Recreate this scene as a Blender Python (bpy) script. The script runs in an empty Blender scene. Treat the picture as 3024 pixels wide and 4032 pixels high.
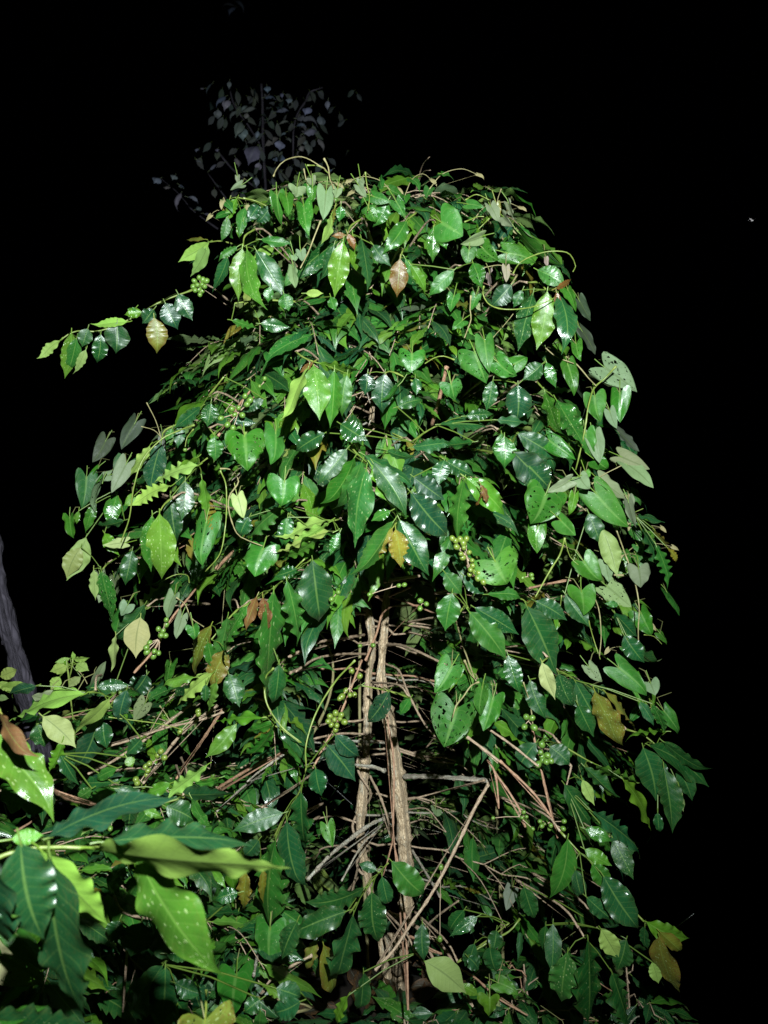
import bpy, math, random
import numpy as np

SC = bpy.context.scene
COL = SC.collection
RNG = random.Random(11)
NR = np.random.RandomState(5)
PI = math.pi
V = lambda *a: np.array(a, float)

# ------------------------------------------------------------------ the photograph's viewpoint (phone held at 1.5 m)
CAM = V(0, 0, 1.5)
FPX = 3024 / (2 * math.tan(math.radians(27)))
TILE = {'A': (500, 200, 1100 / 1659), 'B': (1500, 650, 1200 / 1659), 'C': (100, 1050, 1200 / 1659), 'D': (1100, 1400, 1200 / 1659),
        'E': (1800, 1800, 1100 / 1659), 'F': (0, 2150, 1200 / 1659), 'G': (1000, 2600, 1100 / 1659), 'H': (0, 2900, 1200 / 1659),
        'I': (1700, 2800, 1200 / 1659), 'J': (500, 250, 900 / 1659), 'K': (2350, 2800, 674 / 1210), 'L': (0, 2100, 600 / 1659),
        'M': (1250, 1700, 600 / 1659), 'S': (0, 0, 1.0), 'O': (0, 0, 3024 / 1659)}

def at(t, x, y, Y):
    x0, y0, s = TILE[t]
    return V((x0 + x * s - 1512) * Y / FPX, Y, 1.5 - (y0 + y * s - 2016) * Y / FPX)

def size(t, w, Y):
    return w * TILE[t][2] * Y / FPX

def nrm(a):
    a = np.asarray(a, float)
    return a / (np.linalg.norm(a) + 1e-12)

# ------------------------------------------------------------------ materials
def new_mat(name):
    m = bpy.data.materials.new(name)
    m.use_nodes = True
    nt = m.node_tree
    nt.nodes.clear()
    return m, nt

class N:
    """tiny node helper"""
    def __init__(s, nt): s.nt = nt
    def __call__(s, typ, ins=None, **kw):
        n = s.nt.nodes.new(typ)
        for k, v in kw.items(): setattr(n, k, v)
        for k, v in (ins or {}).items():
            if isinstance(v, bpy.types.NodeSocket): s.nt.links.new(v, n.inputs[k])
            else: n.inputs[k].default_value = v
        return n
    def m(s, op, a, b=0.0, c=0.0, clamp=False):
        n = s('ShaderNodeMath', {0: a, 1: b, 2: c}, operation=op, use_clamp=clamp)
        return n.outputs[0]
    def mix(s, f, a, b, mode='MIX'):
        n = s('ShaderNodeMix', data_type='RGBA', blend_type=mode)
        for k, v in ((0, f), (6, a), (7, b)):
            if isinstance(v, bpy.types.NodeSocket): s.nt.links.new(v, n.inputs[k])
            else: n.inputs[k].default_value = v
        return n.outputs[2]
    def ramp(s, x, lo, hi, a=0.0, b=1.0):
        n = s('ShaderNodeMapRange', {0: x, 1: lo, 2: hi, 3: a, 4: b}, interpolation_type='SMOOTHSTEP')
        return n.outputs[0]

def leaf_material(name, holes, rough, spec, veincol, nlat, slope, wet_default=1.0):
    m, nt = new_mat(name)
    n = N(nt)
    luv = n('ShaderNodeAttribute', attribute_name='luv')
    tint = n('ShaderNodeAttribute', attribute_name='tint').outputs['Color']
    und = n('ShaderNodeAttribute', attribute_name='under').outputs['Color']
    info = n('ShaderNodeSeparateXYZ', {0: n('ShaderNodeAttribute', attribute_name='info').outputs['Vector']})
    s = n('ShaderNodeSeparateXYZ', {0: luv.outputs['Vector']})
    u, v, r = s.outputs[0], s.outputs[1], s.outputs[2]
    av = n.m('ABSOLUTE', v)
    # side veins run forward from the midrib
    ph = n.m('FRACT', n.m('ADD', n.m('SUBTRACT', n.m('MULTIPLY', u, nlat), n.m('MULTIPLY', av, slope)), n.m('MULTIPLY', r, 7.3)))
    tri = n.m('ABSOLUTE', n.m('SUBTRACT', ph, 0.5))                  # .5 at a vein, 0 between
    lat = n.ramp(tri, 0.42, 0.5)
    mid = n.ramp(av, 0.085, 0.02)
    vein = n.m('MAXIMUM', n.m('MULTIPLY', lat, 0.45), mid)
    co = n('ShaderNodeCombineXYZ', {0: n.m('MULTIPLY', u, 2.6), 1: n.m('ADD', v, n.m('MULTIPLY', r, 31.0)), 2: n.m('MULTIPLY', r, 57.0)}).outputs[0]
    big = n('ShaderNodeTexNoise', {'Vector': co, 'Scale': 1.3, 'Detail': 4.0, 'Roughness': 0.6}).outputs[0]
    fine = n('ShaderNodeTexNoise', {'Vector': co, 'Scale': 13.0, 'Detail': 3.0, 'Roughness': 0.65}).outputs[0]
    # water beads
    vor = n('ShaderNodeTexVoronoi', {'Vector': co, 'Scale': 7.0, 'Randomness': 1.0})
    cellr = n('ShaderNodeSeparateColor', {0: vor.outputs['Color']}).outputs[0]
    rad = n.m('MULTIPLY', n.ramp(cellr, 0.2, 1.0, 0.06, 0.36), info.outputs[0])
    bead = n.ramp(n.m('SUBTRACT', rad, vor.outputs['Distance']), 0.0, 0.05)
    # top colour
    c1 = n.mix(n.ramp(big, 0.3, 0.75), tint, n.mix(0.35, tint, (0.0, 0.012, 0.004, 1)))
    c1 = n.mix(n.m('MULTIPLY', n.ramp(fine, 0.55, 0.8), 0.25), c1, n.mix(0.5, c1, (0.12, 0.17, 0.02, 1)))
    # old leaves: brown flecks and margins follow the age in info.z
    age = n.m('MULTIPLY', n.ramp(n.m('ADD', n.m('MULTIPLY', av, 0.25), fine), 0.62, 0.82), info.outputs[2])
    c1 = n.mix(age, c1, (0.13, 0.055, 0.015, 1))
    c1 = n.mix(n.m('MULTIPLY', vein, 0.55), c1, n.mix(0.5, c1, veincol))
    c1 = n.mix(n.m('MULTIPLY', bead, 0.6), c1, n.mix(0.5, c1, (0.50, 0.62, 0.28, 1)))
    # underside
    c2 = n.mix(n.m('MULTIPLY', vein, 0.75), und, n.mix(0.65, und, (0.06, 0.09, 0.025, 1)))
    c2 = n.mix(n.m('MULTIPLY', n.ramp(fine, 0.5, 0.75), 0.35), c2, n.mix(0.5, c2, (0.04, 0.05, 0.03, 1)))
    c2 = n.mix(n.ramp(big, 0.35, 0.8, 0.0, 0.4), c2, n.mix(0.5, c2, (0.05, 0.09, 0.02, 1)))
    back = n('ShaderNodeNewGeometry').outputs['Backfacing']
    colr = n.mix(back, c1, c2)
    wetp = n.ramp(n('ShaderNodeTexNoise', {'Vector': co, 'Scale': 2.2, 'Detail': 2.0}).outputs[0], 0.4, 0.62)
    ro = n.m('ADD', n.m('MULTIPLY', wetp, -0.17), n.m('ADD', rough, n.m('MULTIPLY', n.m('SUBTRACT', fine, 0.5), 0.25)))
    ro = n.m('ADD', ro, n.m('MULTIPLY', n.m('SUBTRACT', n.m('FRACT', n.m('MULTIPLY', r, 91.7)), 0.35), 0.28))
    ro = n.m('ADD', ro, n.m('MULTIPLY', back, 0.26))
    ro = n.m('MAXIMUM', n.m('SUBTRACT', ro, n.m('MULTIPLY', bead, 0.3)), 0.07)
    h = n.m('ADD', n.m('MULTIPLY', n.ramp(tri, 0.5, 0.0), 0.30), n.m('MULTIPLY', mid, -0.8))
    h = n.m('ADD', h, n.m('MULTIPLY', fine, 1.15))
    dome = n.ramp(n.m('SUBTRACT', rad, vor.outputs['Distance']), 0.0, 0.22)
    h = n.m('ADD', h, n.m('MULTIPLY', dome, 5.0))
    bump = n('ShaderNodeBump', {'Height': h, 'Strength': 0.30, 'Distance': 0.0012})
    p = n('ShaderNodeBsdfPrincipled', {'Base Color': colr, 'Roughness': ro, 'Normal': bump.outputs[0],
                                       'Specular IOR Level': n.m('SUBTRACT', spec, n.m('MULTIPLY', back, spec * 0.55))})
    tr = n('ShaderNodeBsdfTranslucent', {'Color': n.mix(0.5, tint, (0.16, 0.30, 0.02, 1)), 'Normal': bump.outputs[0]})
    sh = n('ShaderNodeMixShader', {0: 0.20, 1: p.outputs[0], 2: tr.outputs[0]}).outputs[0]
    if holes:
        co2 = n('ShaderNodeCombineXYZ', {0: n.m('MULTIPLY', u, 2.2), 1: n.m('ADD', n.m('MULTIPLY', v, 1.2), n.m('MULTIPLY', r, 19.0)), 2: n.m('MULTIPLY', r, 23.0)}).outputs[0]
        wob = n('ShaderNodeTexNoise', {'Vector': co2, 'Scale': 4.0, 'Detail': 3.0})
        co3 = n('ShaderNodeVectorMath', {0: co2, 1: n('ShaderNodeVectorMath', {0: wob.outputs['Color'], 1: (0.30, 0.30, 0.30)}, operation='MULTIPLY').outputs[0]}, operation='ADD').outputs[0]
        hv = n('ShaderNodeTexVoronoi', {'Vector': co3, 'Scale': 6.5, 'Randomness': 1.0})
        hr = n('ShaderNodeSeparateColor', {0: hv.outputs['Color']}).outputs[1]
        hrad = n.m('MULTIPLY', n.m('MULTIPLY', n.m('POWER', hr, 3.4), 0.62), info.outputs[1])
        hole = n.m('GREATER_THAN', hrad, hv.outputs['Distance'])
        hole = n.m('MULTIPLY', hole, n.m('GREATER_THAN', av, 0.07))
        t = n('ShaderNodeBsdfTransparent')
        sh = n('ShaderNodeMixShader', {0: hole, 1: sh, 2: t.outputs[0]}).outputs[0]
    n('ShaderNodeOutputMaterial', {0: sh})
    return m

def bark_material(name, c_lo, c_hi, scale, stretch, bump, rough=0.8, ring=False, lichen=None, spec=0.3):
    m, nt = new_mat(name)
    n = N(nt)
    tc = n('ShaderNodeAttribute', attribute_name='luv').outputs['Vector']   # x round, y along in metres
    s = n('ShaderNodeSeparateXYZ', {0: tc})
    ang = n.m('MULTIPLY', s.outputs[0], 2 * PI)
    co = n('ShaderNodeCombineXYZ', {0: n.m('MULTIPLY', n.m('COSINE', ang), s.outputs[2]), 1: n.m('MULTIPLY', n.m('SINE', ang), s.outputs[2]), 2: n.m('MULTIPLY', s.outputs[1], stretch)}).outputs[0]
    a = n('ShaderNodeTexNoise', {'Vector': co, 'Scale': scale, 'Detail': 6.0, 'Roughness': 0.65}).outputs[0]
    b = n('ShaderNodeTexVoronoi', {'Vector': co, 'Scale': scale * 0.9}, feature='DISTANCE_TO_EDGE').outputs['Distance']
    crack = n.ramp(b, 0.0, 0.16)
    mixf = n.m('MULTIPLY', n.ramp(a, 0.3, 0.7), n.m('ADD', n.m('MULTIPLY', crack, 0.55), 0.45))
    c = n.mix(mixf, c_lo, c_hi)
    if lichen:
        l = n.ramp(n('ShaderNodeTexNoise', {'Vector': co, 'Scale': scale * 0.35, 'Detail': 5.0, 'Roughness': 0.7}).outputs[0], 0.52, 0.62)
        c = n.mix(n.m('MULTIPLY', l, 0.7), c, lichen)
    bp = n('ShaderNodeBump', {'Height': n.m('ADD', a, n.m('MULTIPLY', crack, 0.6)), 'Strength': bump, 'Distance': 0.004})
    p = n('ShaderNodeBsdfPrincipled', {'Base Color': c, 'Roughness': rough, 'Normal': bp.outputs[0], 'Specular IOR Level': spec})
    n('ShaderNodeOutputMaterial', {0: p.outputs[0]})
    return m

def plain_material(name, ca, cb, scale, rough, bump=0.2, dist=0.002, spec=0.5):
    m, nt = new_mat(name)
    n = N(nt)
    co = n('ShaderNodeTexCoord').outputs['Object']
    a = n('ShaderNodeTexNoise', {'Vector': co, 'Scale': scale, 'Detail': 6.0, 'Roughness': 0.6}).outputs[0]
    c = n.mix(n.ramp(a, 0.3, 0.7), ca, cb)
    bp = n('ShaderNodeBump', {'Height': a, 'Strength': bump, 'Distance': dist})
    p = n('ShaderNodeBsdfPrincipled', {'Base Color': c, 'Roughness': rough, 'Normal': bp.outputs[0], 'Specular IOR Level': spec})
    n('ShaderNodeOutputMaterial', {0: p.outputs[0]})
    return m

M = {
    'leaf': leaf_material('coffee_leaf', False, 0.38, 0.52, (0.22, 0.36, 0.08, 1), 11.0, 1.6),
    'leaf_eaten': leaf_material('coffee_leaf_eaten', True, 0.38, 0.52, (0.22, 0.36, 0.08, 1), 11.0, 1.6),
    'heart': leaf_material('vine_leaf', False, 0.43, 0.38, (0.20, 0.34, 0.09, 1), 6.0, 2.2),
    'heart_eaten': leaf_material('vine_leaf_eaten', True, 0.43, 0.38, (0.20, 0.34, 0.09, 1), 6.0, 2.2),
    'dull': leaf_material('dull_leaf', False, 0.60, 0.3, (0.20, 0.22, 0.18, 1), 8.0, 1.8),
    'trunk': bark_material('coffee_bark', (0.25, 0.17, 0.10, 1), (0.68, 0.52, 0.35, 1), 170.0, 0.33, 0.75, lichen=(0.36, 0.33, 0.26, 1)),
    'twig': bark_material('twig_bark', (0.22, 0.145, 0.095, 1), (0.50, 0.38, 0.27, 1), 260.0, 0.3, 0.5, rough=0.6),
    'redtwig': bark_material('red_twig_bark', (0.20, 0.10, 0.06, 1), (0.44, 0.27, 0.175, 1), 260.0, 0.3, 0.4, rough=0.5),
    'greytwig': bark_material('grey_twig_bark', (0.20, 0.165, 0.125, 1), (0.48, 0.42, 0.34, 1), 240.0, 0.5, 0.7, rough=0.8, lichen=(0.42, 0.42, 0.36, 1)),
    'greenstem': bark_material('green_stem', (0.10, 0.15, 0.022, 1), (0.20, 0.24, 0.055, 1), 160.0, 0.2, 0.15, rough=0.42, spec=0.45),
    'dimstem': bark_material('vine_stem', (0.16, 0.14, 0.06, 1), (0.32, 0.28, 0.14, 1), 200.0, 0.2, 0.3, rough=0.6),
    'dark_bark': bark_material('dark_bark', (0.026, 0.022, 0.031, 1), (0.10, 0.087, 0.115, 1), 45.0, 0.28, 1.0, rough=0.85),
    'berry': plain_material('green_berry', (0.055, 0.135, 0.018, 1), (0.11, 0.19, 0.03, 1), 90.0, 0.36, 0.1),
    'berry_yellow': plain_material('yellow_berry', (0.075, 0.14, 0.018, 1), (0.15, 0.19, 0.03, 1), 90.0, 0.34, 0.1),
    'moth': plain_material('pale_moth', (0.75, 0.65, 0.68, 1), (0.9, 0.85, 0.85, 1), 300.0, 0.6),
    'soil': plain_material('soil', (0.006, 0.004, 0.003, 1), (0.020, 0.014, 0.009, 1), 4.0, 0.95, 0.9, 0.03, 0.2),
}

# ------------------------------------------------------------------ mesh accumulation
class MB:
    def __init__(s):
        s.v, s.f, s.luv, s.tint, s.und, s.info, s.n = [], [], [], [], [], [], 0
    def add(s, v, f, luv=None, tint=(0, 0, 0), und=(0, 0, 0), info=(0, 0, 0)):
        k = len(v)
        s.v.append(v); s.f.append(np.asarray(f) + s.n)
        s.luv.append(np.zeros((k, 3)) if luv is None else luv)
        s.tint.append(np.tile(np.array([*tint, 1.0]), (k, 1))); s.und.append(np.tile(np.array([*und, 1.0]), (k, 1)))
        s.info.append(np.tile(np.array(info, float), (k, 1)))
        s.n += k
    def empty(s): return s.n == 0
    def build(s, name, mat, parent=None, origin=None):
        v = np.concatenate(s.v); f = np.concatenate(s.f)
        o0 = np.zeros(3) if origin is None else np.asarray(origin)
        me = bpy.data.meshes.new(name)
        me.vertices.add(len(v)); me.vertices.foreach_set('co', (v - o0).astype(np.float32).ravel())
        me.loops.add(f.size); me.loops.foreach_set('vertex_index', f.astype(np.int32).ravel())
        me.polygons.add(len(f)); me.polygons.foreach_set('loop_start', np.arange(0, f.size, 4, dtype=np.int32))
        me.polygons.foreach_set('use_smooth', np.ones(len(f), bool))
        for nm, ty, data, key in (('luv', 'FLOAT_VECTOR', s.luv, 'vector'), ('tint', 'FLOAT_COLOR', s.tint, 'color'),
                                  ('under', 'FLOAT_COLOR', s.und, 'color'), ('info', 'FLOAT_VECTOR', s.info, 'vector')):
            at_ = me.attributes.new(nm, ty, 'POINT')
            at_.data.foreach_set(key, np.concatenate(data).astype(np.float32).ravel())
        me.update(calc_edges=True); me.validate()
        me.materials.append(mat)
        o = bpy.data.objects.new(name, me); COL.objects.link(o)
        if parent is not None: o.parent = parent
        if origin is not None: place(o, origin, parent)
        return o

WORLD = {}
def place(o, loc, parent=None):
    """loc is a world position; parents are only ever translated"""
    loc = np.asarray(loc, float)
    WORLD[o.name] = loc
    base = WORLD.get(parent.name, np.zeros(3)) if parent is not None else np.zeros(3)
    o.location = tuple(loc - base)

def thing(name, label, cat, loc, group=None, kind=None):
    o = bpy.data.objects.new(name, None); COL.objects.link(o)
    o.empty_display_size = 0.1
    place(o, loc)
    tag(o, label, cat, group, kind)
    return o

def tag(o, label=None, cat=None, group=None, kind=None):
    if label: o['label'] = label
    if cat: o['category'] = cat
    if group: o['group'] = group
    if kind: o['kind'] = kind

def part(mb, name, mat, parent, origin, label=None):
    if mb.empty(): return None
    o = mb.build(name, M[mat], parent, origin)
    if label: o['label'] = label
    return o

# ------------------------------------------------------------------ shapes
def resample(pts, step):
    """Catmull-Rom through the points, about one sample per step"""
    P = np.asarray(pts, float)
    if len(P) < 2: return P
    Q = np.vstack([2 * P[0] - P[1], P, 2 * P[-1] - P[-2]])
    out = []
    for i in range(1, len(Q) - 2):
        p0, p1, p2, p3 = Q[i - 1], Q[i], Q[i + 1], Q[i + 2]
        k = max(1, int(np.linalg.norm(p2 - p1) / step))
        for j in range(k):
            t = j / k
            out.append(0.5 * (2 * p1 + (p2 - p0) * t + (2 * p0 - 5 * p1 + 4 * p2 - p3) * t * t + (3 * p1 - p0 - 3 * p2 + p3) * t ** 3))
    out.append(P[-1])
    return np.array(out)

def tube(mb, pts, radii, sides=6, step=0.02, nodes=0.0, rough=0.0, flat=1.0, rnd=None, closed=True):
    """tapered tube through pts; nodes = spacing of the swollen joints a coffee twig has"""
    P0 = np.asarray(pts, float)
    P = resample(P0, step)
    d0 = np.r_[0, np.cumsum(np.linalg.norm(np.diff(P0, axis=0), axis=1))]
    d = np.r_[0, np.cumsum(np.linalg.norm(np.diff(P, axis=0), axis=1))]
    radii = np.atleast_1d(np.asarray(radii, float))
    if len(radii) != len(P0): radii = np.interp(np.linspace(0, 1, len(P0)), np.linspace(0, 1, len(radii)), radii)
    r = np.interp(d / max(d[-1], 1e-9), d0 / max(d0[-1], 1e-9), radii)
    if nodes:
        x = (d / nodes) % 1.0
        r = r * (1 + 0.42 * np.exp(-((np.minimum(x, 1 - x) * nodes / 0.006) ** 2)))
    T = np.gradient(P, axis=0); T /= np.linalg.norm(T, axis=1)[:, None] + 1e-12
    up = V(0.13, 0.31, 1.0) if abs(T[0][2]) < 0.9 else V(1, 0.2, 0.1)
    A = np.cross(T[0], up); A = nrm(A)
    fr = []
    for t in T:
        A = nrm(A - t * np.dot(A, t)); fr.append((A, np.cross(t, A)))
    n, k = len(P), sides
    v = np.zeros((n, k, 3)); luv = np.zeros((n, k, 3))
    seed = RNG.random() * 9
    if rough > 0.09: r = r * (1 + 0.10 * np.sin(d * 23 + seed) + 0.08 * np.sin(d * 51 + 2 * seed))
    for i in range(n):
        for j in range(k):
            a = 2 * PI * j / k
            rr = r[i] * (1 + rough * (math.sin(3 * a + seed + d[i] * 41) * 0.5 + (NR.rand() - 0.5)))
            v[i, j] = P[i] + (fr[i][0] * math.cos(a) + fr[i][1] * math.sin(a) * flat) * rr
            luv[i, j] = (j / k, d[i] + seed, r[i])
    f = []
    for i in range(n - 1):
        for j in range(k):
            j2 = (j + 1) % k
            f.append((i * k + j, i * k + j2, (i + 1) * k + j2, (i + 1) * k + j))
    vv = v.reshape(-1, 3); ll = luv.reshape(-1, 3)
    if closed:
        vv = np.vstack([vv, P[0] - T[0] * r[0] * 0.4, P[-1] + T[-1] * r[-1] * 0.6])
        ll = np.vstack([ll, [0, seed, r[0]], [0, d[-1] + seed, r[-1]]])
        a0, a1 = n * k, n * k + 1
        for j in range(0, k, 2):
            f.append((a0, (j + 2) % k, j + 1, j)); b = (n - 1) * k
            f.append((a1, b + j, b + j + 1, b + (j + 2) % k))
    mb.add(vv, f, ll)
    return P

_grid_cache = {}
def grid_faces(nu, nv):
    k = (nu, nv)
    if k not in _grid_cache:
        f = []
        for i in range(nu):
            for j in range(nv):
                a = i * (nv + 1) + j
                f.append((a, a + 1, a + nv + 2, a + nv + 1))
        _grid_cache[k] = np.array(f)
    return _grid_cache[k]

def leaf_shape(kind, L, W, nu, nv, sag, fold, wave, nw, twist, hook, rnd, bite=0.0):
    """leaf blade in its own frame: x across, y from base to tip, z out of the upper face"""
    u = np.linspace(0, 1, nu + 1)[:, None] * np.ones((1, nv + 1))
    v = np.linspace(-1, 1, nv + 1)[None, :] * np.ones((nu + 1, 1))
    if kind == 'heart':
        q = np.abs(v)
        prof = (1 - u) ** 0.95 * (1 + 1.05 * u)
        x = np.sign(v) * np.sin(q * PI / 2) ** 0.9 * prof * 0.5 * W * (1 + 0.0 * u)
        y = (u - (1 - u) ** 2.2 * 0.27 * np.sin(PI * np.clip(q * 0.98, 0, 1)) ** 0.8) * L
        hw = 0.5 * W * prof
    else:
        tipn = 0.10
        prof = np.sin(PI * np.clip(u, 0, 1) ** 0.86) ** 1.0
        prof = prof * (1 - np.clip((u - 0.72) / 0.28, 0, 1) ** 1.1 * 0.62) + 0.012
        prof *= np.where(u < 0.12, 0.35 + 0.65 * (u / 0.12), 1.0)
        hw = 0.5 * W * prof
        p1, p2 = rnd.random() * 6.28, rnd.random() * 6.28
        edge = np.where(v < 0, np.sin(2 * PI * nw * u + p1), np.sin(2 * PI * nw * u + p2))
        x = v * hw * (1 + 0.035 * edge * np.abs(v) ** 3 * (wave > 0.05))
        y = u * L + 0 * v
    q = np.abs(v)
    p1, p2 = rnd.random() * 6.28, rnd.random() * 6.28
    jit = 1 + 0.25 * np.sin(u * 5 + p2)
    edge = np.where(v < 0, np.sin(2 * PI * nw * u * jit + p1), np.sin(2 * PI * nw * 0.93 * u * jit + p2))
    z = fold * np.abs(x) * (1 - 0.35 * q) + wave * hw * (0.87 * q ** 3.2 + 0.13 * q ** 1.5) * edge
    nl = 8 if kind != 'heart' else 5                                 # quilted between the side veins
    z = z + 0.012 * hw * np.abs(np.sin(PI * (nl * u - 1.1 * q))) * np.clip(q * 3, 0, 1) * np.clip((1 - q) * 3, 0, 1)
    z = z + 4 * sag * L * u * (1 - u)
    z = z - hook * L * np.clip((u - 0.7) / 0.3, 0, 1) ** 2
    bend = (rnd.random() - 0.5) * 0.10 * L
    x = x + bend * np.sin(PI * u)
    tw = twist * (u - 0.35)
    cx = bend * np.sin(PI * u); cz = 4 * sag * L * u * (1 - u) - hook * L * np.clip((u - 0.7) / 0.3, 0, 1) ** 2
    dx, dz = x - cx, z - cz
    x = cx + dx * np.cos(tw) - dz * np.sin(tw); z = cz + dx * np.sin(tw) + dz * np.cos(tw)
    P = np.stack([x, y, z], -1).reshape(-1, 3)
    r = rnd.random()
    luv = np.stack([u, v, np.full_like(u, r)], -1).reshape(-1, 3)
    f = grid_faces(nu, nv)
    if bite > 0:                                                     # chewed margins: drop blade cells at the edge
        keep = np.ones((nu, nv), bool)
        for _ in range(rnd.randint(1, 3)):
            i0 = rnd.randint(2, nu - 3); side = rnd.choice((0, 1)); ln = rnd.randint(1, max(2, nu // 7)); dp = rnd.randint(1, max(1, nv // 4))
            for i in range(i0, min(nu - 1, i0 + ln)):
                if side: keep[i, nv - dp:] = False
                else: keep[i, :dp] = False
        f = f[keep.ravel()]
    return P, f, luv

def add_leaf(mb, base, T, Nn, kind='coffee', L=0.14, W=0.06, hi=False, tint=(0.02, 0.1, 0.015), und=None, wet=0.0, holes=0.0, age=0.0,
             sag=None, fold=None, wave=None, twist=None, hook=None, petiole=0.012, bite=0.0, rnd=RNG, nu=None, nv=None):
    if nu is None:
        nu, nv = (26, 10) if hi else (13, 6)
    nw = rnd.uniform(3.2, 5.6) if kind == 'coffee' else rnd.uniform(1.2, 2.2)
    if sag is None: sag = rnd.uniform(-0.02, 0.14)
    if fold is None: fold = rnd.uniform(-0.65, 0.35)
    if wave is None: wave = rnd.uniform(0.08, 0.26) if kind == 'coffee' else rnd.uniform(0.05, 0.22)
    if twist is None: twist = rnd.uniform(-0.9, 0.9)
    if hook is None: hook = rnd.uniform(-0.05, 0.20)
    if und is None: und = (0.21, 0.29, 0.085) if kind == 'coffee' else (0.25, 0.27, 0.19)
    T = nrm(T); Nn = nrm(np.asarray(Nn) - T * np.dot(Nn, T)); X = np.cross(T, Nn)
    P, f, luv = leaf_shape(kind, L, W, nu, nv, sag, fold, wave, nw, twist, hook, rnd, bite)
    Wd = base + P[:, :1] * X + P[:, 1:2] * T + P[:, 2:3] * Nn
    k = rnd.uniform(0.85, 1.15)
    mb.add(Wd, f, luv, [tint[0] * k * rnd.uniform(0.75, 1.15), tint[1] * k, tint[2] * k * rnd.uniform(0.8, 1.5)], [c * rnd.uniform(0.85, 1.1) for c in und], (wet, holes, age))
    if petiole > 0:                                                  # leaf stalk
        A = base - T * petiole - Nn * petiole * 0.15
        stalk(mb, [A, base - T * petiole * 0.4, base + T * L * 0.06], 0.0011 + 0.006 * W, tuple(0.5 * a + 0.5 * b for a, b in zip(tint, (0.22, 0.30, 0.05))))

def stalk(mb, pts, r, tint):
    P = np.asarray(pts, float); k = 4
    T = nrm(P[-1] - P[0]); A = nrm(np.cross(T, V(0.3, 0.8, 0.5))); B = np.cross(T, A)
    v, f = [], []
    for i, p in enumerate(P):
        for j in range(k):
            a = 2 * PI * j / k
            v.append(p + (A * math.cos(a) + B * math.sin(a)) * r)
    for i in range(len(P) - 1):
        for j in range(k):
            f.append((i * k + j, i * k + (j + 1) % k, (i + 1) * k + (j + 1) % k, (i + 1) * k + j))
    v = np.array(v)
    mb.add(v, f, np.tile([0.5, 0.5, 0.3], (len(v), 1)), tint, tint, (0, 0, 0))

def berry(mb, c, r, axis):
    """a coffee cherry: slightly long, with the navel at its free end"""
    axis = nrm(axis); A = nrm(np.cross(axis, V(0.2, 0.9, 0.4))); B = np.cross(axis, A)
    prof = [(-1.0, 0.02), (-0.93, 0.36), (-0.72, 0.68), (-0.35, 0.93), (0.05, 1.0), (0.45, 0.90), (0.76, 0.66), (0.93, 0.36), (0.965, 0.17), (0.90, 0.09)]
    k = 8; v, f = [], []
    for z, q in prof:
        for j in range(k):
            a = 2 * PI * j / k
            v.append(c + axis * z * r * 1.18 + (A * math.cos(a) + B * math.sin(a)) * q * r)
    for i in range(len(prof) - 1):
        for j in range(k):
            f.append((i * k + j, i * k + (j + 1) % k, (i + 1) * k + (j + 1) % k, (i + 1) * k + j))
    mb.add(np.array(v), f)
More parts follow.
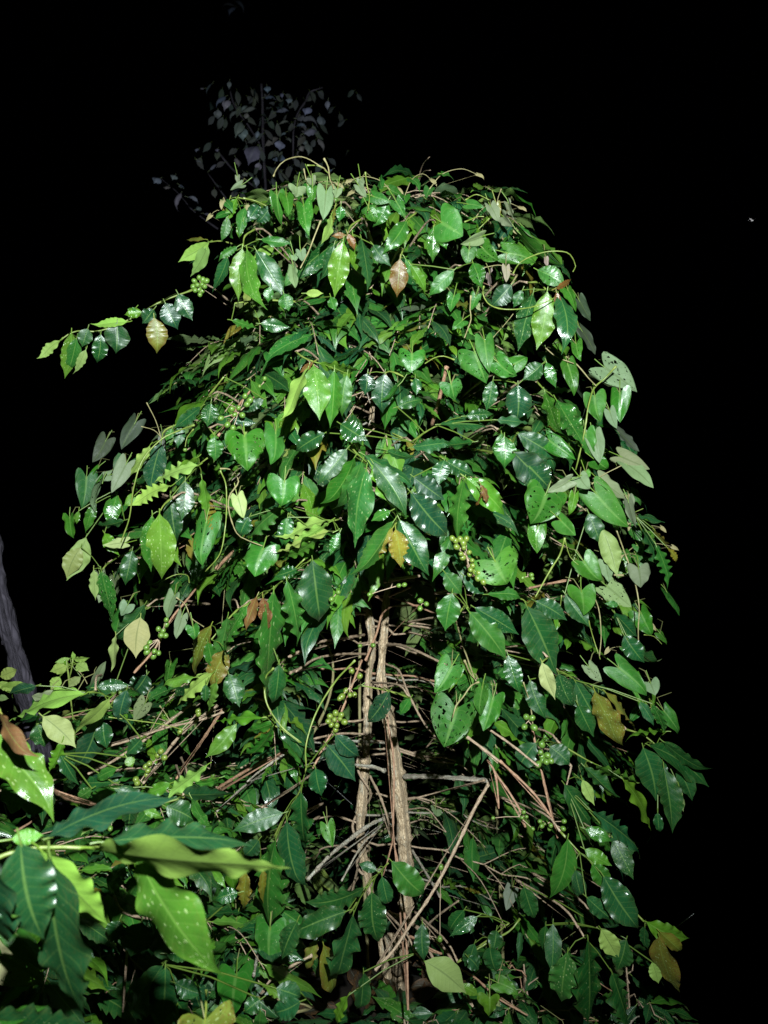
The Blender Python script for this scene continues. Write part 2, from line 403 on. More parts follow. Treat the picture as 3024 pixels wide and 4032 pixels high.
# ------------------------------------------------------------------ what the photograph shows, leaf by leaf
# leaf: (base x, base y, tip x, tip y, width, colour, flags); later leaves of a shoot sit a little nearer
# colours: d dark, g green, y young yellow-green, b bright vine green, o old olive-yellow, c copper, m matte dark, p cream
# flags: u underside shows, H eaten into holes, D beaded with water, w very wavy, e seen nearly edge-on, x chewed edge
SHOOTS = [  # (tile, distance, twig points, leaves, twig material)
 ('A', 1.86, [(690, 1165), (700, 1100), (760, 1060)], [(790, 1120, 965, 1140, 60, 'g', ''), (660, 1160, 545, 1235, 45, 'g', ''), (600, 1220, 505, 1425, 75, 'd', ''), (765, 1180, 930, 1450, 125, 'd', ''),
   (712, 1175, 785, 1500, 125, 'y', 'D'), (685, 1170, 664, 1470, 108, 'y', 'D')], 'greenstem'),
 ('A', 1.86, [(1310, 1085), (1330, 1040), (1390, 1000)], [(1460, 1150, 1560, 1270, 80, 'd', ''), (1390, 1110, 1435, 1405, 92, 'd', ''), (1230, 1150, 1155, 1355, 80, 'd', ''), (1340, 1090, 1400, 1345, 72, 'y', 'D'),
   (1285, 1125, 1235, 1445, 128, 'y', 'D'), (1300, 1095, 1220, 1100, 36, 'c', ''), (1310, 1085, 1350, 1180, 46, 'c', '')], 'greenstem'),
 ('A', 1.9, [(1620, 1235), (1640, 1180)], [(1650, 1230, 1750, 1420, 60, 'g', ''), (1622, 1232, 1602, 1450, 112, 'c', 'D')], 'greenstem'),
 ('A', 2.2, [(490, 1135), (560, 1130), (640, 1150)], [(480, 1150, 380, 1330, 70, 'g', 'u'), (470, 1145, 360, 1260, 60, 'd', ''), (490, 1135, 315, 1240, 80, 'y', 'u'), (460, 1120, 360, 1125, 30, 'o', '')], 'greenstem'),
 ('A', 2.2, [(650, 870), (740, 890), (825, 920)], [(610, 880, 570, 990, 45, 'o', ''), (655, 875, 590, 1010, 60, 'y', 'w'), (600, 985, 560, 1125, 55, 'g', ''), (700, 930, 670, 1090, 70, 'g', ''), (690, 1010, 665, 1110, 45, 'y', ''),
   (790, 910, 720, 1010, 80, 'd', 'w'), (850, 920, 770, 1020, 80, 'd', 'w')], 'greenstem'),
 ('A', 2.15, [(1215, 970), (1240, 920), (1260, 900)], [(1215, 970, 1150, 1140, 55, 'y', 'u'), (1235, 930, 1215, 1060, 30, 'o', 'e'), (1270, 920, 1260, 1010, 60, 'g', '')], 'greenstem'),
 ('B', 2.05, [(140, 300), (190, 260)], [(140, 300, 20, 465, 95, 'g', ''), (40, 190, -40, 330, 80, 'g', '')], 'greenstem'),
 ('B', 2.0, [(285, 345), (300, 300)], [(285, 350, 283, 520, 80, 'g', 'HD'), (330, 370, 355, 450, 60, 'g', '')], 'greenstem'),
 ('B', 1.95, [(400, 570), (440, 550)], [(400, 570, 262, 705, 82, 'g', ''), (160, 540, 245, 690, 60, 'y', ''), (500, 530, 545, 660, 90, 'g', 'H')], 'greenstem'),
 ('B', 1.8, [(900, 680), (860, 640), (800, 640)], [(770, 680, 725, 770, 60, 'd', ''), (850, 570, 1000, 650, 100, 'g', 'H'), (830, 690, 755, 995, 105, 'd', 'D'), (965, 700, 1005, 988, 105, 'd', ''), (905, 685, 850, 985, 138, 'y', 'D'),
   (955, 690, 977, 788, 36, 'c', ''), (950, 672, 1038, 625, 30, 'c', '')], 'greenstem'),
 ('B', 2.0, [(710, 650), (740, 600)], [(712, 650, 600, 765, 105, 'm', '')], 'dimstem'),
 ('B', 1.95, [(745, 1195), (700, 1170), (650, 1160)], [(745, 1195, 738, 1390, 142, 'm', ''), (610, 1170, 575, 1330, 80, 'd', 'D'), (880, 1080, 780, 1165, 100, 'd', ''), (900, 1070, 950, 1205, 62, 'g', '')], 'greenstem'),
 ('B', 1.85, [(890, 1225), (850, 1180)], [(890, 1230, 975, 1475, 92, 'g', 'Dw'), (950, 1270, 1095, 1505, 112, 'g', 'Dw')], 'greenstem'),
 ('B', 1.9, [(720, 1560), (690, 1500), (640, 1440)], [(740, 1460, 960, 1600, 115, 'd', ''), (655, 1455, 670, 1645, 105, 'g', 'H'), (720, 1560, 905, 1740, 165, 'm', '')], 'greenstem'),
 ('C', 1.95, [(85, 500), (250, 360), (400, 350), (560, 290), (740, 190), (900, 130), (945, 105)], [(190, 400, 85, 505, 45, 'y', 'u'), (330, 450, 270, 580, 50, 'g', 'u'), (280, 385, 235, 565, 78, 'g', ''), (250, 355, 215, 592, 88, 'y', 'D'),
   (410, 365, 388, 520, 82, 'd', ''), (340, 335, 310, 432, 78, 'd', ''), (560, 300, 372, 325, 50, 'y', 'u'), (500, 305, 495, 462, 132, 'm', ''), (635, 245, 545, 262, 55, 'y', 'w'), (600, 225, 560, 275, 50, 'g', 'w'),
   (700, 275, 715, 462, 112, 'o', ''), (700, 230, 640, 305, 82, 'm', ''), (760, 195, 825, 332, 112, 'm', ''), (830, 145, 905, 285, 95, 'm', '')], 'greenstem'),
 ('C', 2.1, [(1080, 600), (1000, 700)], [(1010, 740, 990, 865, 92, 'd', 'D'), (960, 760, 820, 870, 60, 'd', ''), (1300, 720, 1180, 790, 60, 'm', '')], 'greenstem'),
 ('C', 1.95, [(740, 945), (760, 890), (850, 850)], [(740, 955, 680, 1212, 118, 'm', ''), (800, 880, 770, 960, 45, 'g', ''), (850, 860, 830, 980, 60, 'd', ''), (680, 970, 575, 1130, 60, 'y', 'uw')], 'greenstem'),
 ('C', 1.9, [(1030, 915), (1000, 880)], [(1030, 920, 1030, 1052, 92, 'g', ''), (1120, 830, 1250, 850, 55, 'm', '')], 'greenstem'),
 ('C', 1.9, [(945, 1080), (980, 1050), (1060, 1000)], [(940, 1035, 790, 1135, 60, 'y', 'w'), (945, 1080, 700, 1185, 60, 'y', 'uw'), (800, 1190, 590, 1310, 65, 'y', 'uw'), (870, 1165, 850, 1372, 98, 'd', ''), (790, 1260, 822, 1492, 108, 'm', ''), (960, 1150, 985, 1345, 72, 'y', 'w')], 'greenstem'),
 ('C', 1.75, [(730, 1335), (760, 1290), (800, 1260)], [(690, 1350, 682, 1640, 100, 'g', 'D'), (730, 1340, 742, 1690, 160, 'y', 'D')], 'greenstem'),
 ('C', 2.2, [(500, 1235), (470, 1200)], [(500, 1240, 455, 1405, 92, 'g', ''), (330, 1470, 235, 1690, 112, 'g', 'u'), (290, 1330, 278, 1400, 32, 'y', ''), (380, 1290, 330, 1440, 60, 'g', ''), (430, 1450, 500, 1560, 70, 'y', ''), (540, 1380, 380, 1410, 60, 'd', 'w')], 'greenstem'),
 ('C', 2.0, [(1400, 1320), (1450, 1300)], [(1400, 1310, 1215, 1485, 72, 'g', 'w'), (1440, 1355, 1400, 1512, 85, 'd', ''), (1220, 1360, 1170, 1465, 92, 'd', ''), (1659, 1390, 1470, 1500, 60, 'y', 'uw'), (1600, 1470, 1400, 1580, 60, 'y', 'w')], 'greenstem'),
 ('D', 1.72, [(190, 35), (130, 10), (90, -20)], [(210, 40, 452, 82, 50, 'y', ''), (370, 100, 340, 322, 95, 'g', ''), (300, 75, 280, 375, 100, 'g', ''), (185, 50, 215, 338, 148, 'y', 'D'), (160, 60, 50, 348, 42, 'y', 'ue'), (185, 35, 115, 90, 28, 'c', '')], 'greenstem'),
 ('D', 1.9, [(575, 95), (620, 90), (770, 160)], [(575, 95, 560, 305, 122, 'm', ''), (480, 95, 465, 208, 95, 'm', ''), (740, 120, 745, 210, 60, 'd', '')], 'greenstem'),
 ('M', 1.74, [(870, 950), (700, 620), (560, 370), (440, 250), (370, 170)], [(490, 240, 1050, 575, 180, 'd', 'x'), (750, 200, 1045, 275, 100, 'd', ''), (325, 180, 10, 545, 200, 'd', ''), (410, 270, 75, 785, 175, 'g', ''), (490, 315, 208, 855, 185, 'g', ''),
   (1010, 650, 1435, 1135, 330, 'm', ''), (800, 860, 600, 965, 120, 'g', ''), (600, 330, 960, 892, 250, 'd', ''), (575, 350, 888, 925, 160, 'y', 'Dw'), (535, 385, 428, 1205, 310, 'g', 'D'),
   (840, 960, 428, 1545, 195, 'g', ''), (890, 950, 1192, 1535, 305, 'd', ''), (830, 1030, 558, 1445, 155, 'o', 'w'), (850, 1055, 905, 1455, 225, 'o', 'D')], 'greenstem'),
 ('D', 1.82, [(1010, 665), (905, 570), (860, 540)], [(905, 570, 1060, 655, 90, 'd', 'w'), (900, 565, 870, 700, 95, 'd', ''), (730, 660, 890, 780, 120, 'm', ''), (1010, 670, 975, 995, 112, 'g', 'w'), (1015, 665, 1225, 865, 122, 'y', ''), (1095, 700, 1132, 808, 36, 'c', ''), (1100, 740, 1068, 825, 14, 'c', 'e')], 'greenstem'),
 ('D', 1.95, [(1290, 520), (1250, 450), (1200, 420)], [(1300, 420, 1512, 620, 115, 'd', ''), (1290, 530, 1475, 725, 185, 'm', ''), (1225, 440, 1225, 605, 120, 'g', 'x')], 'greenstem'),
 ('D', 1.82, [(180, 1105), (120, 1150), (40, 1210)], [(180, 1110, 225, 1455, 195, 'm', ''), (100, 1160, -20, 1200, 70, 'd', 'w')], 'greenstem'),
 ('F', 1.8, [(1659, 70), (1500, 220), (1310, 340)], [(1520, 640, 1490, 865, 90, 'd', ''), (1560, 185, 1625, 525, 125, 'g', 'w'), (1490, 240, 1448, 842, 172, 'g', 'Dx'), (1400, 270, 1335, 445, 55, 'c', ''), (1430, 275, 1452, 472, 72, 'c', 'D'), (1350, 320, 1200, 590, 75, 'g', 'D')], 'greenstem'),
 ('D', 1.9, [(1030, 1385), (1010, 1360), (930, 1480)], [(900, 1180, 990, 1295, 100, 'g', ''), (1000, 1195, 1112, 1295, 75, 'd', ''), (940, 1290, 905, 1485, 130, 'g', ''), (1060, 1370, 1285, 1505, 110, 'd', ''), (1030, 1390, 1225, 1640, 145, 'g', '')], 'greenstem'),
 ('D', 1.85, [(1350, 1350), (1300, 1320), (1100, 1300)], [(1130, 1300, 1320, 1312, 72, 'g', ''), (1390, 1335, 1555, 1435, 100, 'd', ''), (1345, 1360, 1500, 1720, 195, 'd', '')], 'greenstem'),
 ('D', 2.0, [(290, 900), (330, 890)], [(45, 880, 30, 1035, 78, 'g', ''), (285, 895, 20, 1020, 48, 'y', 'uw'), (310, 955, 5, 1105, 45, 'y', 'uw'), (330, 960, 280, 1080, 50, 'g', 'w')], 'greenstem'),
 ('E', 1.95, [(780, 330), (740, 300)], [(780, 330, 850, 505, 110, 'd', 'w'), (860, 420, 945, 695, 115, 'g', 'uw'), (640, 810, 780, 1000, 110, 'd', '')], 'dimstem'),
 ('E', 2.0, [(1060, 350), (980, 360), (900, 330)], [(1060, 350, 1222, 392, 38, 'd', 'w'), (1090, 420, 1218, 705, 52, 'd', 'w'), (1170, 430, 1258, 525, 32, 'o', ''), (1180, 520, 1262, 765, 62, 'g', 'w'), (1250, 540, 1308, 622, 28, 'o', '')], 'greenstem'),
 ('E', 1.95, [(930, 910), (880, 860)], [(930, 920, 1062, 1065, 75, 'd', ''), (990, 1055, 1105, 1215, 115, 'd', ''), (1020, 1090, 1190, 1235, 45, 'd', ''), (960, 880, 880, 870, 40, 'g', 'w')], 'greenstem'),
 ('E', 1.9, [(700, 1325), (650, 1290), (600, 1270)], [(700, 1330, 842, 1585, 122, 'd', ''), (715, 1465, 802, 1645, 112, 'd', ''), (600, 1280, 692, 1485, 110, 'd', 'D'), (430, 1320, 522, 1545, 112, 'd', ''), (300, 1170, 370, 1395, 105, 'd', ''), (880, 1395, 1052, 1615, 52, 'o', ''), (815, 1385, 962, 1720, 122, 'o', 'D'),
   (1080, 1450, 1172, 1592, 62, 'd', ''), (1160, 1465, 1232, 1622, 72, 'g', 'D')], 'greenstem'),
 ('E', 1.8, [(505, 1215), (540, 1190)], [(502, 1215, 578, 1422, 90, 'p', 'u')], 'greenstem'),
 ('G', 1.9, [(640, 150), (790, 180), (920, 220)], [(640, 145, 590, 170, 12, 'y', 'e'), (805, 180, 665, 372, 115, 'm', 'H'), (930, 225, 870, 320, 62, 'g', '')], 'greenstem'),
 ('G', 1.82, [(310, 640), (270, 780), (190, 910), (120, 1050)], [(430, 500, 592, 705, 155, 'm', ''), (480, 440, 625, 572, 105, 'm', ''), (365, 638, 400, 798, 112, 'd', ''), (180, 905, -115, 1010, 125, 'd', ''), (280, 780, 312, 1125, 152, 'd', 'w'), (195, 945, 292, 1360, 155, 'd', ''), (130, 1060, 100, 1550, 132, 'g', 'w')], 'greenstem'),
 ('H', 1.8, [(1400, 700), (1460, 640)], [(1340, 735, 1320, 935, 82, 'o', 'D'), (1430, 720, 1430, 895, 55, 'o', 'D'), (1410, 560, 1330, 650, 90, 'd', '')], 'greenstem'),
 ('G', 1.78, [(800, 1200), (700, 1310), (570, 1500)], [(730, 1250, 625, 1210, 62, 'd', ''), (760, 1280, 800, 1455, 90, 'd', ''), (700, 1370, 742, 1668, 172, 'd', 'x'), (660, 1350, 325, 1438, 132, 'd', 'w'), (815, 1190, 1018, 1392, 155, 'g', ''), (590, 1508, 488, 1898, 175, 'd', 'w'), (555, 1488, 215, 1628, 150, 'd', 'w')], 'greenstem'),
 ('G', 1.85, [(400, 1650), (430, 1600), (470, 1560)], [(380, 1655, 298, 1835, 75, 'o', ''), (412, 1685, 472, 1975, 112, 'o', 'D')], 'twig'),
 ('G', 2.0, [(1010, 1790), (960, 1740)], [(1010, 1785, 1245, 1965, 172, 'g', 'u'), (1220, 1930, 1330, 1990, 60, 'y', ''), (650, 1850, 630, 2085, 92, 'd', ''), (1000, 1560, 1010, 1780, 90, 'd', ''), (560, 1990, 480, 2160, 70, 'y', 'w')], 'twig'),
 ('G', 2.0, [(1515, 1560), (1390, 1660), (1210, 1790)], [(1440, 1600, 1420, 1720, 90, 'd', ''), (1400, 1700, 1440, 1850, 110, 'd', ''), (1310, 1680, 1255, 1810, 90, 'd', ''), (1270, 1760, 1330, 1830, 90, 'd', ''), (1250, 1480, 1160, 1610, 80, 'd', ''), (1330, 1520, 1170, 1630, 70, 'd', 'D')], 'greenstem'),
 ('I', 1.95, [(1240, 200), (1150, 130), (1060, 100)], [(1280, 110, 1060, 130, 30, 'y', 'w'), (1260, 165, 1508, 322, 72, 'd', ''), (1340, 305, 1412, 475, 92, 'd', ''), (1345, 405, 1372, 535, 42, 'g', 'u'), (1180, 185, 1485, 400, 125, 'd', ''), (1230, 550, 1240, 662, 52, 'd', ''), (1150, 195, 1215, 470, 165, 'd', ''), (1262, 298, 1308, 640, 122, 'd', '')], 'greenstem'),
 ('I', 2.0, [(880, 285), (800, 240), (700, 180)], [(890, 288, 1158, 395, 55, 'y', 'w'), (830, 300, 1008, 468, 62, 'd', 'w'), (1040, 370, 1185, 635, 72, 'y', 'w'), (640, 190, 750, 290, 110, 'd', ''), (570, 170, 470, 320, 120, 'd', '')], 'greenstem'),
 ('I', 1.9, [(730, 420), (760, 300)], [(720, 395, 862, 610, 115, 'd', 'w'), (820, 370, 880, 500, 60, 'y', 'u'), (870, 545, 1145, 772, 75, 'd', 'w'), (985, 690, 1092, 905, 102, 'd', 'D'), (830, 640, 975, 705, 72, 'g', ''), (830, 750, 970, 835, 80, 'y', 'w')], 'twig'),
 ('I', 1.8, [(805, 770), (700, 655)], [(780, 860, 822, 1015, 82, 'd', 'w'), (740, 690, 650, 1005, 125, 'g', ''), (870, 830, 960, 965, 100, 'g', ''), (840, 1010, 990, 1142, 92, 'd', ''), (930, 890, 1130, 1185, 160, 'd', '')], 'greenstem'),
 ('I', 1.85, [(1240, 1210), (1150, 1140), (1080, 1060)], [(1160, 1170, 1170, 1295, 52, 'd', ''), (1165, 1145, 1390, 1235, 95, 'y', ''), (1240, 1200, 1362, 1312, 72, 'o', ''), (1238, 1225, 1342, 1515, 112, 'o', 'D')], 'greenstem'),
 ('I', 1.9, [(900, 1180), (880, 1120)], [(920, 1185, 1012, 1335, 105, 'y', 'u'), (1060, 1240, 1010, 1400, 112, 'd', ''), (1200, 1365, 1232, 1475, 72, 'y', 'u'), (660, 1155, 650, 1410, 92, 'd', ''), (620, 1165, 610, 1300, 72, 'd', ''), (500, 950, 560, 1135, 95, 'd', '')], 'twig'),
 ('I', 1.75, [(830, 1230), (800, 1180)], [(980, 1420, 1070, 1700, 115, 'd', 'w'), (740, 1310, 708, 1575, 155, 'g', 'D'), (850, 1240, 850, 1670, 130, 'd', '')], 'twig'),
 ('D', 2.0, [(860, 380), (790, 420), (720, 470)], [(870, 375, 1120, 380, 70, 'd', 'w'), (640, 280, 780, 240, 70, 'd', ''), (720, 500, 940, 470, 70, 'd', 'w'), (1010, 330, 1160, 320, 60, 'd', 'w'), (1180, 350, 1360, 370, 60, 'd', 'w'), (330, 370, 470, 460, 120, 'd', ''), (250, 420, 90, 520, 100, 'd', 'w'), (1060, 470, 880, 490, 60, 'd', 'w')], 'greenstem'),
 ('F', 2.0, [(760, 380), (800, 330)], [(790, 315, 640, 525, 95, 'd', ''), (765, 385, 742, 595, 135, 'p', 'u'), (630, 485, 622, 670, 45, 'p', 'u'), (610, 800, 470, 770, 80, 'd', ''), (800, 700, 730, 795, 125, 'm', '')], 'greenstem'),
 ('F', 2.1, [(555, 130), (590, 90)], [(510, 125, 520, 285, 52, 'p', 'u'), (550, 130, 612, 395, 95, 'g', 'DH'), (720, 20, 680, 205, 95, 'd', ''), (440, 5, 368, 165, 100, 'g', 'u')], 'greenstem'),
 ('A', 2.1, [(640, 1500), (800, 1480), (1000, 1490)], [(620, 1600, 780, 1650, 60, 'g', 'w'), (790, 1620, 960, 1640, 80, 'd', ''), (850, 1400, 840, 1490, 60, 'g', ''), (930, 1440, 960, 1540, 90, 'g', 'H'), (1060, 1440, 1160, 1440, 45, 'y', 'u'), (1210, 1460, 1240, 1540, 60, 'g', '')], 'greenstem'),
]
SHRUB_SHOOTS = [
 ('F', 1.9, [(1150, 510), (1240, 400), (1300, 340)], [(1240, 380, 1175, 610, 80, 'g', ''), (1150, 430, 1055, 705, 100, 'o', 'D'), (1230, 560, 1150, 775, 120, 'o', 'D'), (1130, 520, 1160, 660, 70, 'g', 'w')], 'greenstem'),
 ('F', 1.9, [(1160, 690), (1230, 680)], [(1245, 695, 1300, 865, 112, 'd', ''), (1160, 690, 968, 855, 72, 'y', 'uw'), (1060, 715, 885, 748, 55, 'y', 'w'), (1180, 740, 1140, 890, 60, 'y', 'w'), (1120, 750, 1120, 850, 50, 'd', '')], 'greenstem'),
 ('F', 1.85, [(1430, 935), (1480, 920)], [(1430, 935, 1178, 962, 62, 'y', 'w'), (1290, 965, 1128, 1142, 92, 'y', 'w'), (1500, 960, 1350, 1010, 50, 'g', 'w'), (1490, 975, 1330, 1150, 60, 'g', 'w')], 'greenstem'),
 ('F', 1.6, [(465, 800), (520, 790)], [(465, 805, 50, 985, 75, 'y', 'u'), (230, 925, 402, 1085, 125, 'p', 'u'), (600, 825, 408, 995, 62, 'y', 'u'), (200, 760, 60, 800, 60, 'm', '')], 'greenstem'),
 ('F', 1.7, [(600, 870), (640, 820)], [(540, 915, 410, 1215, 135, 'm', 'w'), (560, 955, 582, 1095, 95, 'd', ''), (690, 780, 650, 945, 95, 'm', ''), (520, 770, 700, 760, 70, 'm', 'w'), (200, 970, 240, 1090, 120, 'd', 'D'), (770, 1050, 690, 1130, 80, 'd', '')], 'greenstem'),
 ('F', 1.6, [(320, 1130), (330, 1080)], [(320, 1120, 420, 1290, 80, 'd', ''), (340, 1060, 270, 1230, 60, 'y', 'w'), (620, 1290, 410, 1300, 70, 'd', ''), (640, 1210, 520, 1270, 60, 'g', ''), (500, 1320, 420, 1370, 60, 'g', 'D'), (690, 1150, 720, 1200, 55, 'y', '')], 'twig'),
 ('F', 1.7, [(960, 1330), (1030, 1310)], [(1130, 1190, 915, 1350, 75, 'y', 'uw'), (930, 1290, 795, 1340, 70, 'y', 'w'), (980, 1350, 1270, 1340, 65, 'd', ''), (620, 1320, 790, 1360, 80, 'd', 'w'), (1200, 1260, 1060, 1290, 40, 'g', 'w')], 'greenstem'),
 ('H', 1.6, [(700, 400), (860, 370), (1000, 330)], [(600, 400, 450, 510, 65, 'y', 'u'), (700, 370, 600, 410, 40, 'y', 'w'), (900, 380, 1060, 460, 130, 'd', ''), (1040, 330, 1140, 500, 60, 'g', 'D'), (780, 400, 870, 430, 50, 'y', '')], 'greenstem'),
 ('H', 1.5, [(890, 1240), (930, 1180)], [(890, 1240, 700, 1545, 172, 'd', ''), (900, 1250, 875, 1555, 162, 'd', ''), (770, 1010, 715, 1195, 190, 'd', ''), (870, 1010, 950, 1205, 150, 'd', ''), (650, 1000, 600, 1115, 112, 'd', ''), (900, 1180, 1070, 1180, 90, 'd', ''), (950, 1340, 1100, 1400, 90, 'd', ''), (690, 690, 590, 860, 90, 'd', ''), (920, 930, 900, 1080, 90, 'g', ''), (1300, 850, 1170, 890, 80, 'd', ''), (760, 760, 700, 870, 100, 'g', ''), (1620, 1000, 1540, 1200, 110, 'd', ''), (1500, 1370, 1640, 1420, 110, 'd', ''), (1640, 1440, 1480, 1500, 110, 'd', ''), (1420, 1430, 1330, 1500, 90, 'd', '')], 'twig'),
]
